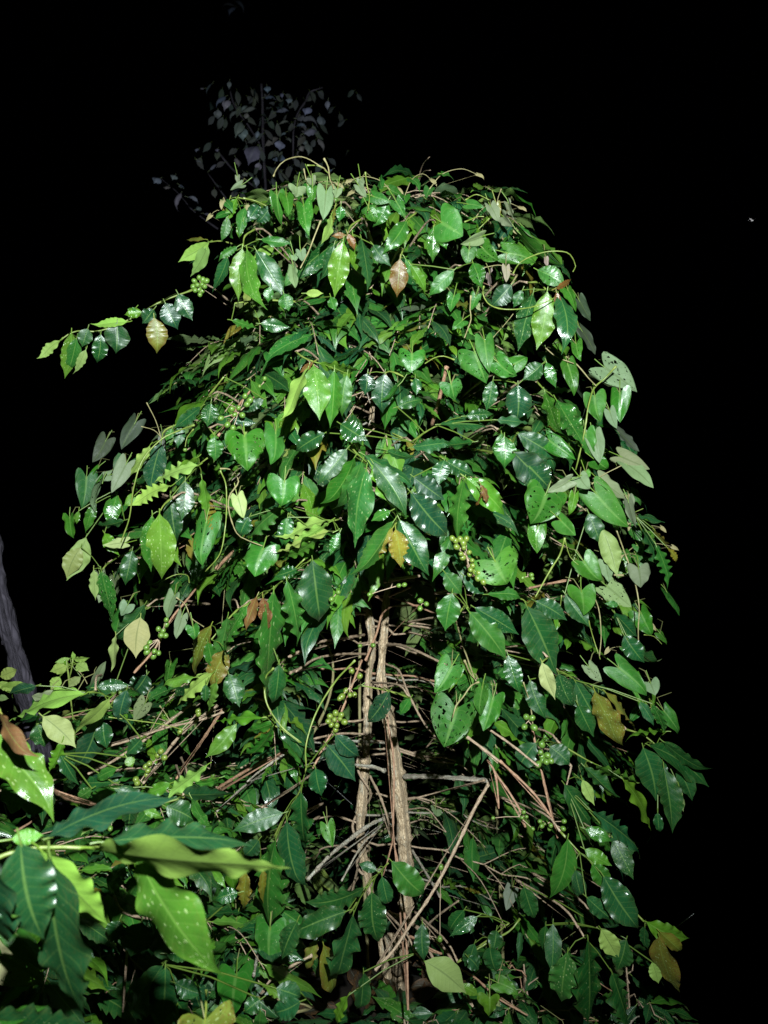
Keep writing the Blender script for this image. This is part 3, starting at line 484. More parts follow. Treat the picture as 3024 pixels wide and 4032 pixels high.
# the sprig close to the camera, lower left (leaf: ..., distance at base, distance at tip)
FORE = [(240, 560, 985, 325, 130, 'm', 'r', .90, 1.02), (560, 575, 1380, 582, 165, 'm', 'r', .88, .96), (60, 560, 240, 535, 85, 'y', '', .86, .88), (215, 610, 592, 1015, 150, 'y', 'u', .84, .90),
  (490, 605, 1590, 692, 150, 'y', 'uw', .85, .78), (740, 630, 1215, 1320, 245, 'y', 'D', .88, .87), (270, 640, 450, 1525, 250, 'm', '', .83, .86), (110, 570, 240, 1110, 300, 'm', '', .78, .81), (-60, 640, 40, 1140, 200, 'm', '', .74, .82)]
HEARTS = {  # the climbing vines: label -> leaves (tile, distance, base, tip, width, colour, flags)
 'top': [('A', 2.1, 888, 838, 915, 1037, 98, 'b', ''), ('A', 2.15, 945, 850, 960, 980, 85, 'b', ''), ('A', 2.1, 1045, 890, 1070, 1080, 105, 'b', 'D'), ('A', 2.15, 1100, 810, 1095, 900, 70, 'b', ''), ('A', 2.05, 1185, 812, 1165, 1005, 105, 'g', 'u'),
  ('A', 2.05, 1250, 815, 1238, 875, 62, 'g', 'u'), ('A', 2.2, 1010, 800, 1000, 870, 110, 'g', 'u'), ('A', 2.2, 1385, 757, 1392, 815, 50, 'g', 'u'), ('A', 2.15, 1370, 790, 1425, 875, 55, 'g', 'u'), ('A', 2.2, 655, 740, 665, 790, 30, 'g', 'u'), ('A', 2.2, 690, 790, 615, 835, 45, 'g', 'u'), ('A', 2.2, 1090, 750, 1110, 800, 60, 'g', 'u'),
  ('A', 2.1, 1030, 1180, 1040, 1250, 70, 'g', 'u'), ('A', 2.1, 990, 1210, 1000, 1250, 60, 'g', 'u'), ('A', 2.0, 985, 1270, 1010, 1410, 80, 'g', 'u'), ('A', 2.1, 1450, 860, 1560, 900, 80, 'g', ''), ('A', 2.1, 1590, 880, 1650, 990, 80, 'g', 'H'), ('A', 2.15, 1440, 940, 1480, 1020, 80, 'g', 'H'),
  ('B', 2.0, 310, 300, 448, 388, 205, 'b', ''), ('B', 2.05, 560, 385, 435, 432, 75, 'g', 'u'), ('B', 2.05, 590, 212, 640, 315, 70, 'g', 'u'), ('B', 2.05, 625, 205, 645, 285, 52, 'o', ''), ('B', 2.1, 690, 195, 740, 305, 48, 'g', 'u'), ('B', 2.05, 660, 275, 725, 335, 65, 'g', 'u'), ('B', 2.15, 460, 210, 560, 230, 50, 'g', ''),
  ('B', 1.95, 730, 350, 975, 560, 120, 'g', ''), ('B', 1.9, 655, 470, 850, 530, 110, 'b', 'H'), ('B', 2.0, 540, 440, 640, 520, 110, 'g', 'H'), ('B', 2.0, 480, 450, 470, 540, 90, 'g', ''), ('B', 1.95, 680, 545, 680, 640, 45, 'k', 'u'), ('B', 1.95, 895, 500, 905, 555, 30, 'k', 'u'), ('B', 1.95, 590, 580, 605, 670, 35, 'k', 'u'), ('B', 1.95, 400, 700, 380, 800, 70, 'g', ''), ('B', 1.9, 450, 840, 390, 890, 70, 'b', ''), ('B', 2.05, 520, 700, 490, 790, 60, 'g', ''),
  ('B', 1.9, 500, 990, 575, 1190, 190, 'b', 'H'), ('B', 1.86, 560, 930, 592, 1125, 105, 'g', ''), ('B', 1.9, 715, 1090, 800, 1040, 95, 'b', ''), ('B', 1.9, 620, 1060, 740, 1150, 120, 'b', 'H'), ('B', 1.95, 170, 1010, 160, 1130, 150, 'g', 'H'), ('B', 1.9, 380, 1180, 400, 1280, 110, 'g', 'H')],
 'right': [('B', 2.0, 1160, 1235, 1190, 1395, 122, 'b', ''), ('B', 2.0, 1300, 1215, 1302, 1402, 112, 'b', ''), ('B', 2.05, 1190, 1080, 1395, 1235, 150, 'g', 'uH'), ('B', 2.1, 1150, 1450, 1190, 1625, 100, 'g', 'u'), ('B', 2.1, 1275, 1440, 1400, 1565, 60, 'm', 'u'), ('B', 2.1, 1280, 1575, 1462, 1655, 90, 'g', 'u'), ('B', 2.1, 1240, 1325, 1285, 1435, 62, 'g', 'u'),
  ('B', 2.15, 1070, 720, 1140, 850, 70, 'm', 'u'), ('B', 2.15, 1080, 880, 1170, 1030, 70, 'm', 'u'), ('B', 2.0, 1010, 660, 1060, 800, 70, 'b', ''), ('B', 2.0, 1060, 960, 1080, 1060, 70, 'b', 'H'), ('B', 2.0, 1010, 1060, 1060, 1250, 90, 'g', ''), ('B', 2.0, 1110, 1440, 1150, 1600, 110, 'b', ''), ('B', 1.95, 890, 1480, 1060, 1600, 110, 'g', 'H'), ('B', 2.0, 1160, 1600, 1240, 1659, 90, 'b', ''),
  ('E', 1.85, 540, 190, 440, 400, 270, 'g', 'H'), ('E', 1.86, 600, 360, 700, 465, 125, 'b', ''), ('E', 1.9, 480, 395, 475, 572, 115, 'b', 'D'), ('E', 1.95, 790, 180, 1022, 418, 175, 'b', ''), ('E', 1.95, 685, 130, 530, 205, 80, 'g', 'u'), ('E', 2.0, 720, 110, 790, 195, 95, 'g', 'u'), ('E', 2.0, 830, 125, 1000, 245, 90, 'g', 'u'), ('E', 2.1, 980, 20, 1165, 185, 70, 'g', 'u'), ('E', 1.95, 700, 210, 670, 345, 60, 'y', ''), ('E', 1.95, 760, 85, 775, 130, 60, 'y', ''),
  ('E', 1.9, 735, 600, 858, 742, 150, 'b', ''), ('E', 2.0, 880, 610, 905, 740, 85, 'g', 'u'), ('E', 2.0, 870, 750, 1035, 892, 140, 'g', 'uH'), ('E', 1.9, 735, 770, 752, 940, 165, 'b', ''), ('E', 2.1, 1075, 640, 1090, 775, 130, 'g', 'u'), ('E', 1.9, 930, 1225, 1140, 1415, 150, 'g', ''), ('E', 2.0, 1145, 1330, 1175, 1415, 105, 'g', 'u'), ('E', 1.95, 770, 1230, 860, 1340, 80, 'g', 'uH'), ('E', 2.0, 1010, 240, 1060, 420, 80, 'g', 'u'),
  ('E', 1.8, 210, 590, 300, 760, 290, 'y', 'HH'), ('G', 1.8, 1190, 10, 1075, 195, 160, 'b', 'H'), ('G', 1.78, 1215, 250, 1130, 520, 280, 'g', 'HH'), ('G', 1.78, 1360, 140, 1340, 330, 115, 'b', 'H'), ('G', 1.82, 1430, 190, 1360, 420, 160, 'g', ''), ('D', 1.9, 660, 150, 560, 250, 60, 'g', 'H'), ('D', 1.9, 930, 140, 950, 235, 130, 'g', 'HH')],
 'left': [('C', 1.75, 1190, 890, 1205, 1102, 215, 'b', 'H'), ('C', 1.85, 1365, 875, 1348, 1075, 150, 'b', ''), ('C', 1.75, 1412, 1145, 1395, 1305, 185, 'b', ''), ('C', 1.8, 990, 1350, 950, 1628, 155, 'b', 'H'), ('C', 1.85, 1150, 1235, 1185, 1372, 85, 'p', 'u'), ('C', 2.15, 335, 1120, 310, 1315, 120, 'd', ''), ('C', 2.2, 560, 1050, 468, 1232, 90, 'g', 'u'), ('C', 2.25, 610, 825, 520, 995, 95, 'm', 'u'), ('C', 2.3, 450, 925, 365, 1065, 90, 'm', 'u'),
  ('C', 1.85, 1300, 1510, 1250, 1690, 185, 'b', 'x'), ('F', 2.0, 955, 250, 915, 395, 72, 'g', 'u'), ('F', 2.0, 995, 365, 950, 505, 75, 'g', 'u'), ('F', 2.0, 700, 310, 660, 380, 80, 'g', 'u'), ('F', 1.8, 1050, 430, 1060, 510, 80, 'b', ''), ('C', 2.2, 470, 1130, 380, 1170, 60, 'g', 'u'), ('C', 2.2, 590, 1250, 540, 1300, 50, 'y', ''), ('C', 2.1, 560, 1500, 430, 1520, 60, 'y', 'u')],
 'low': [('F', 1.75, 285, 830, 172, 812, 95, 'g', 'u'), ('F', 1.75, 300, 810, 360, 800, 60, 'g', 'u'), ('F', 1.75, 430, 790, 360, 790, 50, 'b', ''), ('F', 2.0, 500, 760, 570, 620, 70, 'g', 'u'), ('F', 1.9, 800, 840, 730, 950, 90, 'g', 'uH'), ('H', 1.7, 1290, 1260, 1275, 1515, 195, 'g', ''), ('H', 1.8, 1470, 1010, 1470, 1250, 180, 'g', ''), ('G', 1.9, 60, 1590, 100, 1815, 195, 'd', ''), ('G', 1.9, 1400, 1985, 1400, 2115, 145, 'y', ''), ('G', 1.95, 1430, 1905, 1570, 1980, 100, 'y', ''),
  ('H', 1.35, 90, 280, 60, 420, 170, 'b', ''), ('H', 1.3, 140, 340, 250, 400, 120, 'g', ''), ('H', 1.15, 60, 1040, 235, 1260, 130, 'g', ''), ('H', 1.3, -20, 1180, 250, 1340, 230, 'y', 'uH'), ('H', 1.0, 1120, 1500, 1090, 1830, 360, 'o', 'DH'), ('H', 1.9, 1290, 990, 1270, 1110, 110, 'g', ''), ('G', 2.3, 1080, 880, 1080, 930, 80, 'g', 'u'), ('G', 1.95, 430, 960, 470, 1110, 90, 'b', 'H'), ('I', 2.0, 310, 1560, 330, 1660, 130, 'y', 'u')],
}
WHIPS = {  # free vine stems and tendrils: (tile, distance, points, radius mm, material)
 'top': [('A', 2.1, [(870, 745), (890, 700), (940, 650), (1040, 630), (1140, 680), (1190, 720), (1200, 790)], 1.9, 'dimstem'), ('A', 2.08, [(1170, 640), (1195, 690), (1205, 760), (1230, 820)], 2.6, 'dimstem'), ('A', 2.08, [(1070, 680), (1140, 685), (1200, 730)], 2.0, 'greenstem'), ('A', 2.15, [(1050, 700), (1070, 790), (1100, 830)], 2, 'dimstem'), ('A', 2.15, [(1415, 720), (1425, 800), (1440, 870), (1430, 950)], 2, 'greenstem'), ('A', 2.0, [(1150, 1010), (1110, 1110), (1080, 1190), (1030, 1290)], 2.6, 'dimstem'),
  ('A', 2.1, [(690, 875), (760, 890), (825, 920)], 2.6, 'greenstem'), ('B', 2.1, [(460, 190), (520, 160), (590, 190)], 1.8, 'greenstem'), ('B', 2.1, [(655, 130), (640, 170), (630, 210)], 1.5, 'dimstem'), ('B', 2.05, [(455, 310), (530, 280), (560, 280)], 2, 'greenstem'), ('B', 2.05, [(590, 290), (550, 330), (530, 350)], 2, 'greenstem'), ('B', 1.85, [(720, 590), (745, 545), (790, 510), (900, 472), (1010, 475), (1050, 520), (1060, 550), (1045, 580)], 2, 'greenstem'), ('B', 1.76, [(560, 660), (555, 700), (580, 750), (640, 780), (740, 785), (850, 765), (945, 722)], 2, 'greenstem'),
  ('B', 2.0, [(490, 710), (485, 790), (490, 840), (455, 940)], 2.2, 'dimstem'), ('B', 1.95, [(400, 1060), (340, 1040), (290, 1050), (240, 1080)], 2, 'greenstem'), ('B', 1.95, [(600, 950), (680, 860), (720, 810)], 1.2, 'dimstem'), ('B', 2.0, [(550, 560), (650, 545), (710, 580)], 1.6, 'dimstem')],
 'right': [('B', 1.98, [(1280, 1095), (1220, 1160), (1160, 1215), (1130, 1310), (1110, 1440), (1080, 1580), (1060, 1659)], 3, 'greenstem'), ('B', 2.0, [(960, 1010), (1060, 1080), (1130, 1160), (1170, 1200)], 2.4, 'dimstem'), ('B', 2.0, [(860, 960), (950, 1040), (1050, 1080)], 2, 'dimstem'), ('E', 1.85, [(640, 480), (610, 580), (560, 660), (465, 830)], 3, 'greenstem'), ('E', 1.86, [(640, 490), (670, 590), (720, 640)], 1.5, 'greenstem'), ('E', 2.05, [(945, 430), (1000, 580), (1050, 720), (1080, 880), (1075, 1040), (1085, 1210)], 2.4, 'dimstem'), ('E', 1.95, [(790, 780), (840, 900), (855, 1060), (845, 1180)], 2, 'dimstem'), ('E', 1.95, [(780, 970), (810, 1080), (850, 1200)], 2, 'greenstem'),
  ('E', 2.05, [(800, 160), (860, 110), (975, 50)], 1.8, 'dimstem'), ('E', 2.05, [(1110, 1055), (1170, 1065), (1215, 1110)], 1.4, 'greenstem'), ('E', 2.05, [(1140, 1420), (1160, 1520), (1180, 1560)], 2, 'greenstem'), ('E', 1.95, [(620, 820), (610, 920), (605, 1000)], 1.5, 'greenstem'), ('G', 1.76, [(1335, 130), (1290, 150), (1240, 220), (1200, 270), (1180, 340)], 2.4, 'dimstem'), ('G', 1.9, [(1600, 130), (1640, 260), (1659, 400)], 2, 'dimstem'), ('G', 1.85, [(1250, 0), (1290, 90), (1330, 130)], 3, 'dimstem'), ('E', 2.0, [(1030, 340), (1070, 320), (1105, 305)], 1.5, 'greenstem')],
 'left': [('C', 1.9, [(920, 862), (830, 895), (740, 940), (640, 1050), (590, 1200), (565, 1370), (520, 1500)], 2.6, 'greenstem'), ('C', 1.9, [(915, 885), (880, 930), (870, 980)], 1.8, 'greenstem'), ('C', 1.85, [(1060, 1110), (1090, 1180), (1095, 1280), (1090, 1400), (1060, 1560), (980, 1659)], 2.2, 'greenstem'), ('C', 1.85, [(1060, 1100), (1120, 1105), (1160, 1170), (1110, 1250), (1110, 1340), (1150, 1450), (1200, 1485), (1290, 1520)], 2.2, 'dimstem'), ('C', 2.2, [(660, 740), (710, 840), (740, 940)], 1.5, 'dimstem'), ('C', 2.2, [(630, 870), (700, 890), (740, 930)], 1.4, 'dimstem'), ('F', 1.95, [(880, 190), (960, 155), (1020, 160), (1030, 200)], 1.6, 'greenstem'), ('F', 1.95, [(960, 280), (1010, 320), (1040, 390), (1110, 440)], 1.8, 'dimstem')],
 'low': [('F', 1.78, [(1490, 665), (1445, 720), (1450, 850), (1530, 980), (1640, 1070)], 3, 'greenstem'), ('F', 1.8, [(1500, 980), (1550, 1010), (1630, 1070)], 1.6, 'greenstem'), ('G', 1.78, [(600, 0), (480, 130), (370, 310), (310, 500), (310, 640)], 3, 'greenstem'), ('F', 1.7, [(580, 930), (700, 945), (880, 970), (1000, 1000)], 1.8, 'greenstem'), ('H', 1.3, [(-20, 285), (60, 268), (180, 280)], 1.5, 'greenstem'), ('F', 1.75, [(870, 870), (900, 910), (930, 960)], 1.5, 'dimstem'), ('F', 1.9, [(430, 680), (460, 720), (475, 750)], 1.5, 'dimstem')],
}
TWIGS = [  # bare twigs of the coffee tree: (tile, distance at start, at end, points, radius mm start, end, material)
 ('G', 2.38, 2.1, [(900, 690), (1040, 690), (1250, 702), (1395, 715)], 9, 7.5, 'greytwig'), ('G', 2.1, 1.85, [(1395, 730), (1310, 880), (1230, 1050), (1130, 1250), (1040, 1410), (930, 1570), (830, 1720), (720, 1840)], 6, 4.2, 'twig'), ('G', 2.1, 2.4, [(1370, 712), (1150, 770), (910, 830)], 3.5, 3, 'twig'),
 ('G', 2.3, 1.9, [(755, 130), (800, 400), (830, 600), (828, 900), (825, 1060), (850, 1180), (880, 1400), (900, 1560), (910, 1800), (915, 2075)], 4, 3.6, 'redtwig'), ('G', 2.1, 2.0, [(825, 1070), (790, 1200), (765, 1280)], 3, 2.2, 'redtwig'), ('G', 2.35, 1.95, [(800, 1500), (900, 1540), (1000, 1610), (1120, 1700), (1200, 1830), (1250, 1950), (1300, 2055)], 8, 3.5, 'twig'),
 ('G', 2.1, 1.95, [(1190, 1815), (1320, 1890), (1440, 2000), (1625, 2108)], 4, 2.6, 'redtwig'), ('G', 2.2, 2.1, [(860, 1620), (950, 1650), (1040, 1720), (1115, 1742)], 4.5, 3.5, 'redtwig'), ('G', 2.2, 2.1, [(985, 1615), (1030, 1700), (1085, 1815)], 6, 5, 'twig'), ('G', 2.15, 2.0, [(1010, 1590), (1100, 1510), (1215, 1428)], 3.5, 3, 'twig'),
 ('G', 2.45, 2.1, [(660, 438), (520, 435), (380, 460), (230, 500), (50, 580), (-80, 640)], 4.5, 3, 'twig'), ('G', 2.4, 2.0, [(770, 490), (600, 480), (430, 490), (280, 500), (60, 640), (-40, 720)], 5.5, 3, 'greytwig'), ('G', 2.35, 2.4, [(780, 658), (700, 630), (600, 620)], 6, 5, 'greytwig'), ('G', 2.42, 2.2, [(690, 690), (750, 810), (800, 960), (815, 1055)], 5, 4, 'twig'),
 ('G', 2.38, 2.0, [(820, 925), (700, 970), (560, 1070), (450, 1160), (320, 1300)], 8, 5.5, 'greytwig'), ('G', 2.4, 2.2, [(760, 980), (640, 1100), (520, 1310)], 3.5, 3, 'greytwig'), ('G', 2.4, 2.15, [(940, 1130), (1020, 1260), (1105, 1405)], 5, 4, 'greytwig'), ('G', 2.4, 2.2, [(920, 885), (1020, 880), (1090, 950), (1140, 1020)], 2.4, 2, 'twig'),
 ('G', 2.4, 1.95, [(780, 20), (860, 60), (910, 180), (990, 340), (1080, 460), (1190, 540)], 4, 3, 'twig'), ('G', 1.9, 1.85, [(1265, 455), (1420, 570), (1560, 690), (1665, 795)], 4.4, 4, 'twig'), ('I', 1.85, 1.8, [(370, 270), (520, 410), (590, 490), (650, 575)], 4, 3.2, 'redtwig'), ('I', 1.9, 1.8, [(305, 95), (430, 180), (580, 300)], 3.5, 3, 'twig'), ('I', 1.95, 1.9, [(305, 265), (345, 340), (360, 450), (365, 530)], 4, 2.5, 'redtwig'), ('I', 1.95, 1.9, [(340, 330), (420, 440), (480, 540), (510, 630)], 4, 3, 'redtwig'),
 ('I', 1.95, 1.9, [(540, 60), (565, 180), (600, 340), (635, 500), (685, 690)], 4, 3, 'redtwig'), ('G', 2.1, 1.9, [(640, 0), (590, 130), (530, 280), (460, 430), (350, 640)], 3.6, 3.6, 'redtwig'), ('C', 2.2, 1.85, [(1420, 520), (1300, 600), (1180, 730), (1110, 840), (1050, 920)], 3.2, 4, 'redtwig'), ('D', 1.95, 2.1, [(910, 60), (880, 200), (850, 310), (830, 378)], 6, 6.5, 'redtwig'), ('D', 2.2, 1.95, [(440, 340), (520, 375), (650, 440), (730, 475)], 5, 4, 'greenstem'), ('D', 1.85, 1.95, [(975, 1010), (1000, 1080), (1025, 1145), (1060, 1220)], 4, 3, 'redtwig'),
 ('D', 2.3, 1.95, [(480, 1260), (600, 1225), (760, 1200)], 7, 5, 'twig'), ('D', 2.3, 2.0, [(460, 1285), (380, 1290), (280, 1330)], 4, 3.2, 'redtwig'), ('D', 2.2, 2.0, [(560, 1330), (500, 1295), (460, 1285)], 4.5, 4, 'redtwig'), ('D', 2.3, 2.1, [(600, 1310), (660, 1285), (715, 1260)], 4, 3, 'redtwig'), ('D', 2.0, 2.1, [(680, 1137), (800, 1133), (920, 1140)], 4, 4, 'redtwig'), ('D', 2.1, 2.3, [(470, 1660), (530, 1510), (560, 1410), (620, 1365), (760, 1360)], 4.5, 3, 'redtwig'),
 ('D', 2.4, 2.3, [(465, 1405), (360, 1402)], 6, 5.5, 'twig'), ('D', 2.4, 2.0, [(580, 1575), (650, 1575), (740, 1605), (900, 1680)], 6, 3.5, 'twig'), ('D', 2.45, 2.0, [(460, 1520), (340, 1540), (220, 1560), (50, 1640)], 5.5, 4, 'twig'), ('D', 2.45, 2.0, [(470, 1625), (340, 1625), (200, 1650), (90, 1720)], 5, 4, 'twig'), ('D', 2.3, 2.3, [(640, 235), (710, 258)], 5, 4, 'redtwig'), ('D', 2.2, 2.0, [(1050, 510), (1150, 525), (1210, 545)], 5, 4, 'greenstem'), ('E', 2.1, 2.0, [(430, 778), (600, 740), (745, 718)], 4, 4, 'redtwig'), ('E', 2.1, 2.1, [(860, 697), (1035, 703)], 3.5, 4, 'dimstem'),
 ('F', 2.1, 1.95, [(1310, 0), (1240, 60), (1175, 125)], 5.5, 5.5, 'redtwig'), ('F', 2.1, 1.8, [(1080, 215), (1020, 290), (930, 400), (850, 550), (730, 690)], 3.5, 3.5, 'redtwig'), ('E', 2.2, 2.0, [(-10, 960), (30, 1100), (100, 1310)], 3, 2.6, 'dimstem'), ('I', 1.95, 1.9, [(480, 1130), (420, 1200), (300, 1262), (140, 1368)], 3, 3, 'greenstem'),
]
SHRUB_TWIGS = [
 ('F', 2.1, 1.7, [(1035, 865), (940, 940), (780, 1060), (600, 1180), (480, 1240)], 4.5, 3.6, 'twig'), ('F', 2.2, 1.75, [(1420, 820), (1280, 880), (1080, 950), (900, 990), (700, 1060), (490, 1115)], 4.5, 3, 'twig'), ('F', 2.1, 1.8, [(1215, 885), (1100, 1060), (1030, 1160), (960, 1265)], 5, 4, 'redtwig'), ('F', 2.1, 1.7, [(1180, 870), (1000, 1010), (850, 1200), (780, 1290)], 5, 4, 'twig'), ('F', 2.3, 1.75, [(1659, 1060), (1400, 1190), (1200, 1310), (1105, 1390)], 6, 4.5, 'redtwig'), ('F', 2.3, 1.8, [(1700, 1240), (1560, 1340), (1425, 1422)], 4, 3.5, 'twig'),
 ('F', 2.3, 1.8, [(1600, 1100), (1350, 1290), (1180, 1445)], 4, 3, 'greytwig'), ('F', 1.2, 1.4, [(270, 1318), (370, 1375), (515, 1407)], 4.5, 4, 'redtwig'), ('F', 2.2, 2.0, [(1450, 780), (1350, 800), (1280, 830)], 4, 4, 'twig'), ('F', 2.3, 2.0, [(1700, 550), (1580, 600)], 5, 4.5, 'twig'), ('F', 2.3, 2.0, [(1700, 640), (1580, 690)], 6, 5, 'twig'), ('H', 1.7, 1.6, [(620, 870), (680, 960), (860, 1000)], 3.5, 3, 'twig'), ('H', 1.7, 1.6, [(850, 870), (780, 970), (710, 1060), (690, 1200), (670, 1500)], 3.5, 3, 'twig'), ('H', 1.8, 1.8, [(1700, 1190), (1500, 1300), (1420, 1400)], 4, 3, 'twig'), ('H', 1.8, 1.7, [(1400, 1200), (1380, 1300)], 4, 4, 'greytwig'),
]
BERRIES = [  # (tile, distance, radius in tile px, centres, ripeness)
 ('C', 1.93, 17, [(945, 60), (920, 78), (965, 72), (985, 78), (935, 100), (960, 98), (915, 108), (975, 108), (945, 122), (925, 128), (962, 130), (950, 152)], 0), ('C', 1.86, 19, [(1195, 705), (1222, 728), (1205, 750), (1125, 775), (1160, 770), (1140, 805), (1180, 808), (1065, 825), (1100, 860), (1130, 878)], 0), ('C', 2.0, 13, [(1302, 610), (1275, 650)], 0), ('C', 1.9, 14, [(870, 997)], 0),
 ('D', 1.8, 19, [(985, 1000), (1018, 998), (958, 1008), (942, 996), (1002, 1022), (966, 1042), (1005, 1047), (1032, 1072), (990, 1080), (1048, 1115), (1040, 1165), (1052, 1142), (1085, 1182), (1065, 1178), (1035, 1190), (1080, 1212), (1110, 1232), (1000, 1100)], 1), ('D', 1.9, 17, [(320, 1288), (285, 1326)], 0), ('D', 1.95, 17, [(768, 1335), (800, 1352), (766, 1376)], 0), ('D', 2.1, 16, [(492, 1300), (650, 1252), (680, 1248)], 0), ('D', 2.1, 17, [(440, 1580), (510, 1577)], 0), ('E', 1.95, 16, [(390, 716), (445, 720), (440, 700)], 0),
 ('G', 1.95, 21, [(545, 180), (522, 215), (570, 205), (598, 205), (580, 65), (628, 95), (510, 225)], 1), ('G', 1.85, 22, [(485, 315), (453, 332), (517, 325), (442, 362), (478, 352), (510, 347), (460, 382), (536, 366), (492, 386), (485, 410)], 1), ('G', 2.1, 20, [(1100, 1655), (985, 1650)], 0), ('G', 2.3, 14, [(1110, 1225)], 0), ('I', 1.86, 22, [(515, 32), (545, 38), (505, 85), (557, 90)], 0), ('I', 1.86, 21, [(600, 183), (600, 245), (630, 240), (648, 270), (592, 225), (580, 290), (622, 275), (605, 265)], 0), ('I', 1.9, 15, [(590, 600), (620, 608), (648, 622), (600, 625), (720, 600), (715, 640), (640, 640)], 0), ('I', 1.92, 14, [(500, 550), (490, 580), (335, 582), (515, 575), (550, 640)], 0), ('I', 2.0, 16, [(45, 1240), (50, 850)], 0),
 ('F', 1.86, 18, [(905, 402), (905, 428), (862, 452), (887, 462), (876, 486), (900, 488), (815, 525), (797, 552), (840, 572), (835, 598), (864, 582), (800, 577)], 0),
]
SHRUB_BERRIES = [('F', 1.76, 19, [(875, 1118), (857, 1140), (894, 1152), (815, 1183), (792, 1200), (806, 1222), (798, 1244)], 1), ('F', 1.74, 19, [(748, 1290), (782, 1305), (740, 1270)], 1), ('F', 1.9, 17, [(1078, 900), (1080, 915), (980, 1010)], 1), ('H', 1.45, 20, [(710, 652)], 0), ('H', 1.6, 16, [(590, 470), (600, 500)], 0)]
# dim tree standing far behind the crown (tile J): trunk, branches, drooping leaves
FAR_WOOD = [([(975, 150), (985, 320), (988, 560), (1000, 800), (1008, 1000), (1012, 1700)], 9), ([(740, 130), (760, 250), (800, 340), (880, 450), (960, 580)], 6), ([(1420, 175), (1325, 210), (1300, 270), (1240, 360), (1210, 480), (1205, 700)], 6), ([(650, 620), (700, 690), (800, 800), (960, 920), (1010, 980)], 7), ([(590, 800), (640, 870), (720, 980)], 5), ([(460, 1050), (560, 1130), (660, 1200)], 6), ([(240, 830), (370, 940), (460, 1050)], 3)]
FAR_LEAVES = [(715, 240, 640, 305, 65), (740, 265, 705, 340, 45), (660, 335, 660, 405, 45), (800, 345, 745, 420, 45), (835, 355, 940, 320, 45), (830, 425, 785, 530, 55), (850, 470, 840, 560, 60), (945, 600, 880, 730, 90), (1000, 600, 1120, 545, 90), (1110, 560, 1110, 630, 60), (1080, 710, 1120, 645, 90), (1000, 250, 1090, 265, 60), (1080, 355, 1175, 335, 60), (1230, 400, 1390, 440, 130), (1225, 460, 1300, 455, 45), (1285, 510, 1390, 500, 95), (1385, 545, 1430, 640, 60), (1240, 540, 1320, 620, 70), (1310, 580, 1320, 660, 50), (1105, 440, 1190, 440, 45), (950, 490, 935, 550, 40), (960, 720, 945, 780, 40), (790, 685, 815, 750, 50), (600, 775, 660, 730, 45), (240, 835, 195, 865, 60), (350, 810, 330, 840, 40), (380, 880, 415, 905, 50), (395, 940, 360, 1070, 60), (440, 970, 520, 1010, 50), (300, 890, 280, 910, 40), (560, 1090, 620, 1110, 50), (500, 1060, 545, 1050, 40), (1160, 540, 1190, 570, 40), (1260, 600, 1280, 640, 45), (1080, 910, 1140, 915, 60), (620, 145, 575, 235, 40), (560, 180, 530, 185, 25), (745, 130, 740, 185, 22), (1015, 165, 1020, 210, 40), (1130, 215, 1125, 250, 22), (1180, 250, 1170, 290, 35), (1460, 270, 1455, 340, 30), (1490, 770, 1450, 800, 50), (520, 620, 500, 640, 25), (660, 620, 655, 640, 25), (510, 700, 540, 720, 35), (850, 790, 870, 815, 40), (940, 830, 940, 900, 35), (1640, 880, 1620, 930, 70), (1150, 500, 1120, 520, 30), (880, 310, 830, 350, 40), (1330, 320, 1290, 370, 60), (1400, 380, 1420, 460, 50), (870, 360, 860, 400, 30)]
# ------------------------------------------------------------------ leaf colours (reflectance)
TINT = {'d': (0.012, 0.071, 0.016), 'm': (0.011, 0.056, 0.018), 'g': (0.028, 0.125, 0.014), 'y': (0.078, 0.19, 0.014), 'b': (0.036, 0.146, 0.014),
        'o': (0.170, 0.165, 0.018), 'c': (0.165, 0.066, 0.020), 'p': (0.30, 0.33, 0.11), 'k': (0.16, 0.09, 0.09)}
UND = {'y': (0.22, 0.34, 0.07), 'g': (0.17, 0.25, 0.075), 'd': (0.14, 0.21, 0.07), 'm': (0.10, 0.14, 0.07), 'o': (0.22, 0.20, 0.06), 'c': (0.22, 0.09, 0.04), 'p': (0.27, 0.32, 0.12), 'b': (0.17, 0.25, 0.075)}
HUND = {'g': (0.155, 0.20, 0.105), 'm': (0.035, 0.048, 0.030), 'k': (0.24, 0.20, 0.17), 'd': (0.2, 0.22, 0.17), 'b': (0.22, 0.27, 0.15), 'y': (0.33, 0.36, 0.17), 'p': (0.30, 0.33, 0.15), 'o': (0.3, 0.28, 0.12)}
LEAF_NOTE = {'o': 'old olive yellow leaf', 'c': 'young copper coloured leaf', 'p': 'pale cream leaf underside', 'y': 'young yellow green leaf'}

